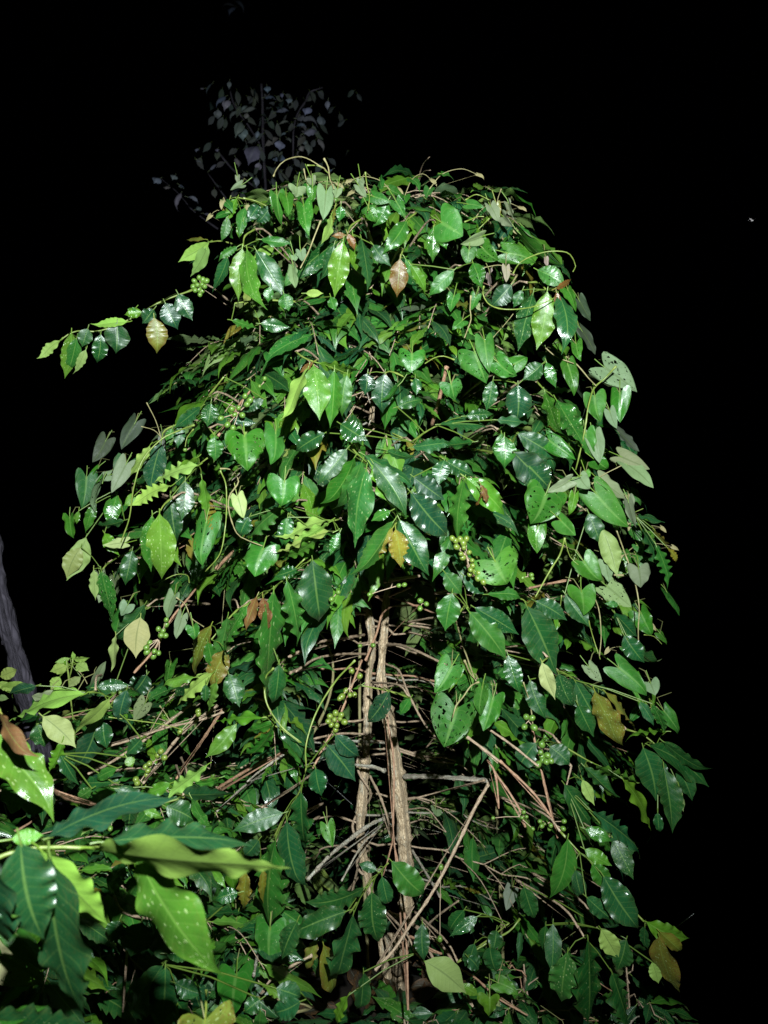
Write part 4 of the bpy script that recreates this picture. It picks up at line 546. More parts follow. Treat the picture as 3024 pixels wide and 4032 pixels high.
def hero_leaf(mb, b, t, w, kind, col, fl, rnd, hi=True):
    d = t - b; L = np.linalg.norm(d); T = d / L
    ratio = 0.37 if kind == 'coffee' else 0.62
    if kind == 'coffee': t = t + (t - b) * 0.07; d = t - b; L = np.linalg.norm(d)      # the drip tip
    W = max(w, ratio * L)
    if kind == 'heart': W = max(w, 0.55 * L)
    if 'e' in fl: W = max(W, 0.4 * L)
    roll = math.acos(min(1.0, w / W)) * rnd.choice((-1, 1))
    roll = max(-1.25, min(1.25, roll)) + rnd.uniform(-0.16, 0.16)
    if kind == 'heart': roll += rnd.uniform(-.55, .55)
    if 'w' in fl and abs(roll) < 0.6 and w < 0.34 * L: roll = 0.8 * rnd.choice((-1, 1))
    view = nrm(CAM - (b + t) / 2)
    n0 = nrm(view - T * np.dot(view, T)); x0 = np.cross(T, n0)
    nn = n0 * math.cos(roll) + x0 * math.sin(roll)
    if 'u' in fl: nn = -nn
    add_leaf(mb, b, T, nn, kind, L, W, hi, TINT[col], (UND if kind == 'coffee' else HUND).get(col, UND['g']), wet=(1.0 if 'D' in fl else rnd.choice((0.2, 0.4, 0.6))),
             holes=(1.25 if 'HH' in fl else 0.85 if 'H' in fl else 0.0), age=(0.8 if col == 'o' else 0.12), wave=(rnd.uniform(0.24, 0.40) if 'w' in fl else None),
             fold=(rnd.uniform(-0.45, 0.2) if kind == 'coffee' else rnd.uniform(-0.6, 0.15)), bite=(1 if 'x' in fl else 0), sag=(rnd.uniform(0.02, 0.08) * (1 if 'u' not in fl else -1)),
             petiole=(0.010 if kind == 'coffee' else 0.035), rnd=rnd)

# ------------------------------------------------------------------ ground (a hillside falling away behind the tree)
def ground_z(x, y):
    d = max(0.0, y - 1.72 - 0.80 * math.exp(-((x + 0.12) / 0.50) ** 4))
    return -0.03 - 0.85 * (d - 0.06 * (1 - math.exp(-d / 0.06))) / (1 + d * 0.012) + 0.016 * math.sin(3.1 * x + 1.7 * y) + 0.010 * math.sin(9 * x - 7 * y)

def build_ground():
    ys = np.r_[np.linspace(-60, -3, 12), np.linspace(-2.5, 5, 61), 5 + 395 * (np.linspace(0.02, 1, 30) ** 2)]
    xs = np.r_[-200 * (np.linspace(1, 0.02, 16) ** 2) - 3, np.linspace(-3, 3, 49), 3 + 200 * (np.linspace(0.02, 1, 16) ** 2)]
    v = np.array([[x, y, ground_z(x, y)] for y in ys for x in xs])
    mb = MB(); mb.add(v, grid_faces(len(ys) - 1, len(xs) - 1))
    o = mb.build('ground', M['soil']); o['kind'] = 'structure'; o['label'] = 'dark soil of the hillside under the coffee tree'

build_ground()

# ------------------------------------------------------------------ crown envelope of the coffee tree
ENV = np.array([(-0.35, -.86, .78), (0, -.88, .78), (.33, -.88, .82), (.7, -.84, .86), (.95, -.82, .86), (1.2, -.84, .84), (1.36, -.90, .90), (1.5, -.90, .90), (1.66, -.84, .85), (1.8, -.80, .80), (1.95, -.68, .74), (2.03, -.58, .70), (2.1, -.53, .64), (2.25, -.50, .57), (2.36, -.46, .50), (2.47, -.36, .36), (2.6, -.22, .12)])
XC, YC = -0.03, 2.42
OUT = np.array([(165, 290, 340), (190, 240, 372), (197, 236, 500), (212, 228, 525), (245, 206, 548), (290, 200, 572), (340, 192, 592), (385, 165, 615), (405, 135, 622), (425, 108, 632), (470, 92, 642), (545, 78, 652), (600, 86, 648), (650, 108, 648), (690, 0, 650), (760, 0, 665), (830, 0, 650), (930, 0, 680), (1024, 0, 640)])
NLEAF = 0
ROUT = random.Random(99)
def outside(p):
    """beyond the dome of the crown (slopes measured from where it was photographed)"""
    h = 512 - (p[2] - 1.5) / p[1] * 753 + ROUT.gauss(3, 9); w_ = 384 + p[0] / p[1] * 753 + ROUT.gauss(0, 9)
    return h < 165 or w_ < np.interp(h, OUT[:, 0], OUT[:, 1]) or w_ > np.interp(h, OUT[:, 0], OUT[:, 2])
def radius(z, a):
    xl = np.interp(z, ENV[:, 0], ENV[:, 1]); xr = np.interp(z, ENV[:, 0], ENV[:, 2])
    rx = (xr - XC) if math.cos(a) > 0 else (XC - xl)
    ry = 0.45 if math.sin(a) < 0 else 0.62
    ry = min(ry, rx * 1.0)
    return 1 / math.sqrt((math.cos(a) / rx) ** 2 + (math.sin(a) / ry) ** 2)

def leafy_branch(tree, p0, p1, p2, rnd, name='branch', leafstart=0.36, spacing=0.040, Lm=0.14, r0=0.0034, gap=None, light=0.12, berries=0.0, sub=True, colours=None, out=None):
    """a side branch: wood is the part, its leaves and berries are sub-parts"""
    ts = np.linspace(0, 1, 12)[:, None]
    P = (1 - ts) ** 2 * p0 + 2 * ts * (1 - ts) * p1 + ts ** 2 * p2
    P = P + np.array([[rnd.uniform(-1, 1) * 0.012 * (0 < i < 11) for _ in range(3)] for i in range(12)])
    wood = MB(); tube(wood, P, [r0 * (1 - 0.6 * t) for t in np.linspace(0, 1, 12)], 5, 0.025, nodes=0.055)
    bo = part(wood, name, rnd.choice(('twig', 'twig', 'twig', 'greytwig', 'redtwig')), tree, p0)
    lf = MB()
    flatb = rnd.random() < 0.5                                         # half the branches hold their leaves level, margins rippled
    def dress(P, start):
        Q = resample(P, 0.01); d = np.r_[0, np.cumsum(np.linalg.norm(np.diff(Q, axis=0), axis=1))]; tot = d[-1]
        s = start * tot + rnd.uniform(0, 0.02); i = 0; flip = rnd.random() * 0.6
        while s < tot:
            k = int(np.searchsorted(d, s)); k = min(max(k, 1), len(Q) - 2)
            T = nrm(Q[k + 1] - Q[k - 1]); c = Q[k]
            outw = nrm(V(c[0] - XC, c[1] - YC, 0) + 1e-6)
            S = nrm(np.cross(T, V(0, 0, 1))); f = s / tot
            for sd in (-1, 1):
                if rnd.random() < 0.10: continue
                ang = math.radians(rnd.uniform(40, 75)) * (1 - 0.45 * max(0, f - 0.7) / 0.3)
                dr = T * math.cos(ang) + S * sd * math.sin(ang)
                dr = dr + V(0, 0, -1) * rnd.uniform(0.0, 0.35 if flatb else 1.1) * (0.5 + 0.6 * f) + np.array([rnd.gauss(0, .12) for _ in range(3)])
                dr = nrm(dr)
                up = nrm(V(0, 0, 1) + outw * rnd.uniform(-0.3 if flatb else 0.2, 0.5 if flatb else 1.4) + np.array([rnd.gauss(0, .22) for _ in range(3)]))
                L = Lm * rnd.uniform(0.5, 1.3) * (0.72 if f > 0.93 else 1)
                if gap is not None and (gap(c) or gap(c + dr * L) or outside(c + dr * L * 0.5)): continue
                q = rnd.random()
                if colours: col = rnd.choice(colours)
                elif f > 0.9 and q < 0.5: col = 'y'
                elif q < light: col = 'y'
                elif q < light + 0.22: col = 'g'
                elif q < light + 0.24: col = 'o'
                else: col = rnd.choice(('d', 'd', 'm', 'g'))
                add_leaf(lf, c + dr * 0.008, dr, up, 'coffee', L, L * rnd.uniform(0.26, 0.39), False, TINT[col], UND.get(col, UND['g']),
                         wet=rnd.choice((0.2, 0.3, 0.5, 0.9)), age=(0.7 if col == 'o' else rnd.uniform(0, 0.25)), bite=(1 if rnd.random() < 0.14 else 0), rnd=rnd,
                         wave=rnd.uniform(0.16, 0.40) if flatb else rnd.uniform(0.08, 0.32))
            if berries and 0.12 < f < 0.7 and rnd.random() < berries and not (gap and gap(c)):
                for _ in range(rnd.randint(1, 4)):
                    ax = nrm(S * rnd.uniform(-1, 1) + V(0, 0, rnd.uniform(-1, .3)) + T * rnd.uniform(-.4, .4))
                    bm = MB(); berry(bm, c + ax * 0.010, rnd.uniform(0.0055, 0.0075), ax); part(bm, 'berry', 'berry', bo, c)
            s += spacing * rnd.uniform(0.8, 1.2) * (0.8 if f > 0.8 else 1)
    dress(P, leafstart)
    if sub:
        for _ in range(rnd.choice((5, 6, 7))):
            k = rnd.randint(3, 9); b0 = P[k]; T = nrm(P[k + 1] - P[k - 1]); S = nrm(np.cross(T, V(0, 0, 1))) * rnd.choice((-1, 1))
            ln = rnd.uniform(0.14, 0.30); e = b0 + (T * 0.7 + S * 0.7 + V(0, 0, rnd.uniform(-.4, .15))) * ln
            m = (b0 + e) / 2 + V(0, 0, 0.03)
            Pb = np.array([b0, m, e]); wb = MB(); tube(wb, Pb, [r0 * .6, r0 * .5, r0 * .35], 4, 0.03)
            part(wb, 'side_twig', 'twig', bo, b0)
            dress(Pb, 0.2)
    global NLEAF; NLEAF += lf.n // 100
    part(lf, 'foliage', 'leaf', bo, p0)
    return bo

def fit(t, x, y, Y):
    """distance at which something on the crown's outer face stands"""
    for _ in range(3):
        p = at(t, x, y, Y); z = min(p[2], 2.34)
        rx = abs(np.interp(z, ENV[:, 0], ENV[:, 2 if p[0] > XC else 1]) - XC)
        f = math.sqrt(max(0.0, 1 - min(1.0, ((p[0] - XC) / rx) ** 2)))
        Y = min(Y, YC - min(0.45, rx) * f - 0.13)
    return Y

# hero shoots --------------------------------------------------------
def leaf_points(t, Y, lf, i, rnd):
    bx, by, tx, ty, w, col, fl = lf
    yb = Y - 0.007 * i + rnd.uniform(-.004, .004)
    L = math.hypot(tx - bx, ty - by) * TILE[t][2] * Y / FPX
    if 'u' in fl: dy = rnd.uniform(-0.15, 0.25) * L
    elif col in 'mo' or rnd.random() < 0.62: dy = rnd.uniform(0.16, 0.42) * L      # hangs with its face turned a little down
    else: dy = rnd.uniform(-0.28, 0.06) * L
    return at(t, bx, by, yb), at(t, tx, ty, yb + dy), size(t, w, yb)

def big_leaves(shoots, k=96):
    a = []
    for si, (t, Y, tw, lv, m) in enumerate(shoots):
        for i, l in enumerate(lv):
            a.append((math.hypot(l[2] - l[0], l[3] - l[1]) * l[4] * TILE[t][2] ** 2, si, i))
    a.sort(reverse=True)
    return {(s, i) for _, s, i in a[:k]}

def build_shoots(tree, shoots, axis, rnd, back=0.32):
    own = big_leaves(shoots)
    for si, (t, Y, tw, lv, m) in enumerate(shoots):
        if tree.name == 'coffee_tree': Y = fit(t, np.mean([(l[0] + l[2]) / 2 for l in lv]), np.mean([(l[1] + l[3]) / 2 for l in lv]), Y)
        pts = [at(t, x, y, Y + 0.012 + 0.03 * j) for j, (x, y) in enumerate(tw)]
        end = pts[-1]; tgt = axis(end[2])                              # carried back to the wood behind it
        dx = np.sign(tgt[0] - end[0]) * min(0.10, abs(tgt[0] - end[0]))
        bk = [end, end + V(dx * 0.25, 0.07, 0.015), end + V(dx, 0.30, -0.03)]
        wood = MB(); tube(wood, pts if len(pts) > 1 else [end, end + V(0, 0.02, 0.008)], [0.0016, 0.0026], 6, 0.012, nodes=0.05)
        W = resample(np.array(pts[:len(tw)]), 0.01) if len(tw) > 1 else np.array(pts[:1])
        bo = part(wood, 'leafy_shoot', m, tree, pts[0])
        wb = MB(); tube(wb, bk, [0.0024, 0.0028, 0.0034], 5, 0.02, nodes=0.05); part(wb, 'twig', 'twig', bo, end)
        rest, eat = MB(), MB()
        for i, l in enumerate(lv):
            b, tp, w = leaf_points(t, Y, l, i, rnd)
            mb = MB(); eaten = 'H' in l[6]
            j = np.argmin(np.linalg.norm(W - b, axis=1)); gp = np.linalg.norm(W[j] - b)
            tgtmb = mb if (si, i) in own else (eat if eaten else rest)
            hero_leaf(tgtmb, b, tp, w, 'coffee', l[5], l[6], rnd, hi=True)
            if 0.012 < gp < 0.30:
                stalk(tgtmb, [b, (b + W[j]) / 2 + V(0, 0.006, 0.004), W[j]], 0.0014 if gp < 0.1 else 0.0018, (0.10, 0.16, 0.025))
            if tgtmb is mb:
                part(mb, 'leaf', 'leaf_eaten' if eaten else 'leaf', bo, b, LEAF_NOTE.get(l[5]))
        part(rest, 'foliage', 'leaf', bo, pts[0]); part(eat, 'eaten_foliage', 'leaf_eaten', bo, pts[0])

def build_twigs(tree, twigs, name='bare_twig'):
    out = []
    for t, Ya, Yb, pts, ra, rb, m in twigs:
        n = len(pts)
        P = [at(t, x, y, Ya + (Yb - Ya) * i / (n - 1)) for i, (x, y) in enumerate(pts)]
        mb = MB(); tube(mb, P, [(ra + (rb - ra) * i / (n - 1)) / 1000 * 0.78 for i in range(n)], 7, 0.012, nodes=(0.05 if m != 'greenstem' else 0.06), rough=0.18 if m == 'greytwig' else 0.08)
        out.append(part(mb, name, m, tree, P[0]))
    return out

def build_berries(tree, groups, rnd):
    for t, Y, r, cs, ripe in groups:
        if tree.name == 'coffee_tree' and not gap(at(t, *cs[0], 2.3)): Y = fit(t, *cs[0], Y)
        R = size(t, r, Y)
        P = [at(t, x, y, Y + rnd.uniform(-.012, .012)) for x, y in cs]
        c0 = np.mean(P, axis=0) + V(0, 0.012, 0.0)
        ck = MB(); q0 = np.array(P[0]); tube(ck, [c0 + V(0.004, 0.02, 0.008), c0], 0.0016, 5, 0.01)
        for p in P: stalk(ck, [c0, (p + c0) / 2 + V(0, 0.004, 0), p], 0.0011, (0.2, 0.25, 0.05))
        cl = part(ck, 'berry_cluster', 'twig', tree, c0)
        for p in P:
            mb = MB()
            ax = nrm(p - c0 + V(rnd.gauss(0, .004), -0.004, rnd.gauss(0, .004) - 0.002))
            berry(mb, p, R * rnd.uniform(0.72, 0.98), ax)
            part(mb, 'berry', 'berry_yellow' if ripe else 'berry', cl, p)

# ------------------------------------------------------------------ the coffee tree
tree = thing('coffee_tree', 'tall bushy coffee tree with wet glossy leaves, green berries and two pale stems', 'tree', V(-0.03, 2.42, 0.03))
def px_line(spec): return [at(t, x, y, Y) for t, x, y, Y in spec]
LS = px_line([('D', 560, -620, 2.44), ('D', 545, -250, 2.44), ('D', 512, 180, 2.45), ('D', 497, 430, 2.46), ('D', 470, 800, 2.47), ('D', 461, 1180, 2.48), ('D', 475, 1350, 2.48), ('D', 505, 1560, 2.48), ('G', 680, 110, 2.48), ('G', 672, 450, 2.48), ('G', 655, 700, 2.49), ('G', 632, 960, 2.49), ('G', 642, 1130, 2.49), ('G', 668, 1250, 2.48), ('G', 700, 1420, 2.47), ('G', 745, 1600, 2.46), ('G', 790, 1850, 2.45), ('G', 820, 2120, 2.44)])
LR = [10, 12, 13, 14, 15, 16, 17, 17, 18, 18, 19, 22, 20, 17, 15, 16, 20, 24]
RS = px_line([('D', 592, 1212, 2.40), ('D', 578, 1400, 2.40), ('D', 560, 1640, 2.40), ('G', 755, 130, 2.40), ('G', 795, 330, 2.40), ('G', 822, 480, 2.40), ('G', 852, 720, 2.41), ('G', 882, 930, 2.41), ('G', 898, 1150, 2.41), ('G', 905, 1300, 2.42), ('G', 900, 1500, 2.42), ('G', 880, 1700, 2.42), ('G', 872, 1850, 2.43), ('G', 868, 1960, 2.44)])
RR = [11, 13, 15, 18, 21, 23, 26, 27, 25, 24, 22, 22, 26, 30]
mb = MB(); tube(mb, LS, [r / 1300 for r in LR], 12, 0.012, nodes=0.17, rough=0.10); part(mb, 'trunk', 'trunk', tree, LS[-1], 'thinner pale stem behind on the left')
mb = MB(); tube(mb, RS, [r / 1120 for r in RR], 14, 0.010, nodes=0.21, rough=0.13); part(mb, 'trunk', 'trunk', tree, RS[-1], 'thicker pale stem with peeling bark')
mb = MB(); tube(mb, px_line([('G', 800, 1630, 2.36), ('G', 825, 1700, 2.35), ('G', 848, 1752, 2.36), ('G', 850, 1850, 2.4)]), [0.016, 0.021, 0.022, 0.018], 10, 0.012, rough=0.16); part(mb, 'stump', 'trunk', tree, at('G', 850, 1850, 2.4))
mb = MB(); sp = []
for i in range(40):                                                    # a liana wound round the thinner stem
    t_ = i / 39; k = 9 + t_ * 4; k0 = int(k); fr = k - k0
    c = LS[k0] * (1 - fr) + LS[min(k0 + 1, len(LS) - 1)] * fr; a = t_ * 5.2 * PI + 0.6
    sp.append(c + V(math.cos(a) * 0.027, math.sin(a) * 0.027, 0))
tube(mb, sp, 0.0045, 6, 0.01); part(mb, 'liana', 'twig', tree, sp[-1])

def axis(z):
    P = np.array(LS)[::-1]
    return V(np.interp(z, P[:, 2], P[:, 0]), np.interp(z, P[:, 2], P[:, 1]), max(-0.4, z - 0.06))

def gap(p):
    """the tree has shed its leaves in front of the stems, low down"""
    if p[1] > 2.47: return False
    if abs(p[0] + 0.035) < 0.05 and 1.72 < p[2] < 1.92: return True         # a glimpse of the stem higher up
    if p[2] < 1.24 and p[2] > -0.05:
        f = max(0.0, min(1.0, (1.24 - p[2]) / 0.5))
        return -0.16 * f - 0.06 < p[0] < 0.08 + 0.10 * f or (0.22 < p[2] < 0.74 and 0 < p[0] < 0.36 and p[1] < 2.33)
    return False

rb = random.Random(42)
def crown_branch(zs, a):
    p0 = axis(zs); p0[2] = zs
    ztip = zs - rb.uniform(0.10, 0.36) * (1 if zs < 2.3 else 0.5)
    f = rb.uniform(0.80, 0.98); lift = rb.uniform(0.06, 0.16)
    for _ in range(12):
        R = radius(ztip, a) * f - 0.05
        tip = V(XC + R * math.cos(a), YC + R * math.sin(a), ztip)
        mid = (p0 + tip) / 2 + V(0, 0, lift)
        if not outside(tip) and not outside((p0 + tip) / 2 * 0.5 + mid * 0.5 + V(0, 0, .02)): break
        f *= 0.94; ztip -= 0.02; lift *= 0.75
    if zs < 1.25 and any(gap(p0 * (1 - k) + tip * k + V(0, 0, .06)) for k in (.35, .5, .65)) and rb.random() < 0.75: return
    leafy_branch(tree, p0, mid, tip, rb, leafstart=(0.18 if zs > 2.0 else 0.34), gap=gap, berries=0.05, Lm=0.142, light=0.12)
nb = 0
zs = 0.32; az = 0.4
for z_, a_ in ((1.86, 3.0), (1.95, 3.3), (1.9, 2.7), (2.05, 3.1), (1.98, 3.6), (1.8, 3.5), (2.1, 2.8), (1.9, 3.9), (1.7, 2.9), (1.62, 3.4), (0.75, 0.1), (0.95, -0.3), (0.6, -0.5), (1.15, 0.2), (0.5, 0.3), (0.85, -0.7), (0.7, 0.5), (1.3, -0.2), (0.42, -0.2), (1.0, -0.5), (2.12, -1.3), (2.18, -1.8), (2.22, -2.2), (2.1, -2.5), (2.25, -1.0), (2.05, -1.6), (2.3, -1.5), (2.15, -2.9), (1.55, -1.0), (1.6, -2.1)): crown_branch(z_, a_)
while zs < 2.56:
    for k in range(2):
        a = az + k * PI + rb.uniform(-.25, .25)
        if nb >= 68: break
        if math.sin(a) > 0.75 and rb.random() < 0.7: continue          # few at the back
        if zs < 1.55 and math.sin(a) < -0.62: continue
        if zs < 1.30 and rb.random() < 0.15: continue
        crown_branch(zs, a); nb += 1
    az += PI / 2 + rb.uniform(-.2, .2) + 0.35; zs += 0.050
rh = random.Random(77)
build_shoots(tree, SHOOTS, axis, rh)
build_twigs(tree, TWIGS)
build_berries(tree, BERRIES, rh)

# ------------------------------------------------------------------ the lower coffee shrub on the left
SB = V(-1.12, 2.05, ground_z(-1.12, 2.05))
shrub = thing('coffee_shrub', 'low sprawling coffee shrub with bare twigs and yellowish berries, left of the tall tree', 'shrub', SB)
mb = MB(); tube(mb, [SB, V(-1.10, 2.05, .3), V(-1.13, 2.07, .6), V(-1.09, 2.05, .95)], [0.022, 0.018, 0.013, 0.007], 9, 0.03, nodes=0.12, rough=0.1); part(mb, 'trunk', 'trunk', shrub, SB)
rs = random.Random(9); az = 0.2
for i in range(66):
    zs = rs.uniform(0.06, 0.80); a = az; az += 2.399
    if math.sin(a) > 0.8: continue
    p0 = V(SB[0] + 0.01, SB[1], zs); R = rs.uniform(0.38, 0.70) * (1.25 if math.cos(a) > 0 else 0.8)
    tip = p0 + V(math.cos(a) * R, math.sin(a) * min(R, 0.55), rs.uniform(-0.16, 0.16) + (0.05 if zs < 0.4 else 0))
    leafy_branch(shrub, p0, (p0 + tip) / 2 + V(0, 0, 0.12), tip, rs, leafstart=0.25, berries=0.08, Lm=0.125, light=0.18)
build_shoots(shrub, SHRUB_SHOOTS, lambda z: V(SB[0], SB[1], z), rh)
build_twigs(shrub, SHRUB_TWIGS)
build_berries(shrub, SHRUB_BERRIES, rh)

# ------------------------------------------------------------------ the sprig close to the camera
FB = V(-0.95, 0.62, -0.15)
fore = thing('coffee_sapling', 'young coffee plant close by, its wavy leaves with water beads reaching in at lower left', 'plant', FB)
st = [FB, FB + V(0.02, 0.02, 0.5), FB + V(0.06, 0.05, 0.9), at('H', -420, 900, .80), at('H', -90, 690, .815), at('H', 190, 606, .84), at('H', 480, 607, .855), at('H', 640, 604, .86)]
mb = MB(); tube(mb, st, [.009, .008, .006, .0036, .0024, .0020, .0018, .0014], 8, 0.02, nodes=0.09); part(mb, 'stem', 'greenstem', fore, FB)
rf = random.Random(3)
for bx, by, tx, ty, w, col, fl, Yb, Yt in FORE:
    b, t_ = at('H', bx, by, Yb), at('H', tx, ty, Yt); mb = MB()
    d = t_ - b; L = np.linalg.norm(d); T = d / L; ww = size('H', w, (Yb + Yt) / 2)
    W = max(ww, (0.30 if 'u' in fl else 0.40) * L); roll = math.acos(min(1, ww / W))
    if 'r' in fl: roll = -abs(roll)
    n0 = nrm(nrm(CAM - (b + t_) / 2) - T * np.dot(nrm(CAM - (b + t_) / 2), T)); x0 = np.cross(T, n0)
    nn = n0 * math.cos(roll) + x0 * math.sin(roll)
    if 'u' in fl: nn = -nn
    add_leaf(mb, b, T, nn, 'coffee', L, W, True, [(0.74 if 'D' in fl else 1.15) * q for q in TINT[col]], (0.17, 0.34, 0.05), wet=(1.0 if 'D' in fl else 0.3), age=0.1, wave=(0.17 if 'w' in fl else 0.26 if 'D' in fl else 0.17), fold=(0.1 if 'u' in fl else -0.1), sag=(-0.04 if 'u' in fl else 0.05), twist=rf.uniform(-.25, .25), hook=0.02, petiole=0.014, rnd=rf, nu=44, nv=14)
    part(mb, 'leaf', 'leaf', fore, b, {'D': 'bright green leaf covered in water beads', 'u': 'yellow green underside of a leaf'}.get(fl[:1]))
for (bx, by, tx, ty, w, col, fl, Y) in [(-90, 1010, 290, 1440, 190, 'y', 'D', 1.05), (0, 900, 168, 1145, 65, 'c', '', 1.0), (-60, 1230, 120, 1230, 90, 'c', '', 1.15)]:
    b, t_ = at('F', bx, by, Y), at('F', tx, ty, Y - 0.02); mb = MB()
    hero_leaf(mb, b, t_, size('F', w, Y), 'coffee', col, fl, rf); part(mb, 'leaf', 'leaf', fore, b, LEAF_NOTE.get(col))
    mb = MB(); tube(mb, [b, b + V(-0.05, 0.01, 0.03), b + V(-0.16, 0.0, -0.08), FB + V(0.06, 0.05, 0.9)], 0.0022, 6, 0.02); part(mb, 'side_stem', 'greenstem', fore, b)
for (bx, by, tx, ty, w, col, Y) in [(-60, 1520, 545, 1585, 130, 'd', 0.9), (-40, 1560, 250, 1480, 90, 'g', 0.9)]:
    b, t_ = at('H', bx, by, Y), at('H', tx, ty, Y); mb = MB(); hero_leaf(mb, b, t_, size('H', w, Y), 'coffee', col, '', rf); part(mb, 'leaf', 'leaf', fore, b)
    mb = MB(); tube(mb, [b, b + V(-0.06, 0.0, -0.03), b + V(-0.2, -0.03, -0.2), FB + V(0.04, 0.03, 0.45)], 0.0022, 6, 0.02); part(mb, 'side_stem', 'greenstem', fore, b)

# ------------------------------------------------------------------ climbing vines
VINE = {'top': ('heart leaved vine with curling tendrils over the top of the coffee tree', 2.38, (-0.05, 2.45)),
        'right': ('vine with chewed heart shaped leaves hanging down the right flank of the coffee tree', 1.6, (0.42, 2.55)),
        'left': ('vine with bright green heart shaped leaves on the left flank of the coffee tree', 1.35, (-0.6, 2.3)),
        'low': ('vine creeping low through the shrub with a grey heart leaf and an old spotted leaf', 0.3, (-0.7, 1.9))}
rv = random.Random(21)
def vine_fill(which):
    """more leaves of the same vine: (base, direction, normal, size)"""
    o = []
    if which == 'top':
        for _ in range(40):
            x = rv.uniform(-0.44, 0.58); z = rv.uniform(1.95, 2.55) - 0.10 * (x - 0.0) ** 2
            R = radius(z, 0 if x > 0 else PI); 
            if abs(x) > R * 0.97: continue
            y = YC - 0.36 * math.sqrt(max(0.02, 1 - (x / (R + .02)) ** 2)) * (0.55 + 0.45 * (2.62 - z) / 0.6) + rv.uniform(0, 0.22)
            o.append((V(x, y, z), x))
    elif which == 'right':
        for _ in range(50):
            z = rv.uniform(0.75, 2.1); R = np.interp(z, ENV[:, 0], ENV[:, 2])
            x = R - abs(rv.gauss(0, 0.13)); y = YC - 0.25 + rv.uniform(-0.18, 0.15); o.append((V(x, y, z), x))
    elif which == 'left':
        for _ in range(18):
            z = rv.uniform(0.9, 1.75); R = np.interp(z, ENV[:, 0], ENV[:, 1])
            x = R + abs(rv.gauss(0, 0.2)); y = YC - 0.2 + rv.uniform(-0.2, 0.15); o.append((V(x, y, z), x))
    else:
        for _ in range(60):
            o.append((V(rv.uniform(-1.2, 0.5), rv.uniform(1.9, 2.3), rv.uniform(-0.2, 0.55)), 0))
    return o
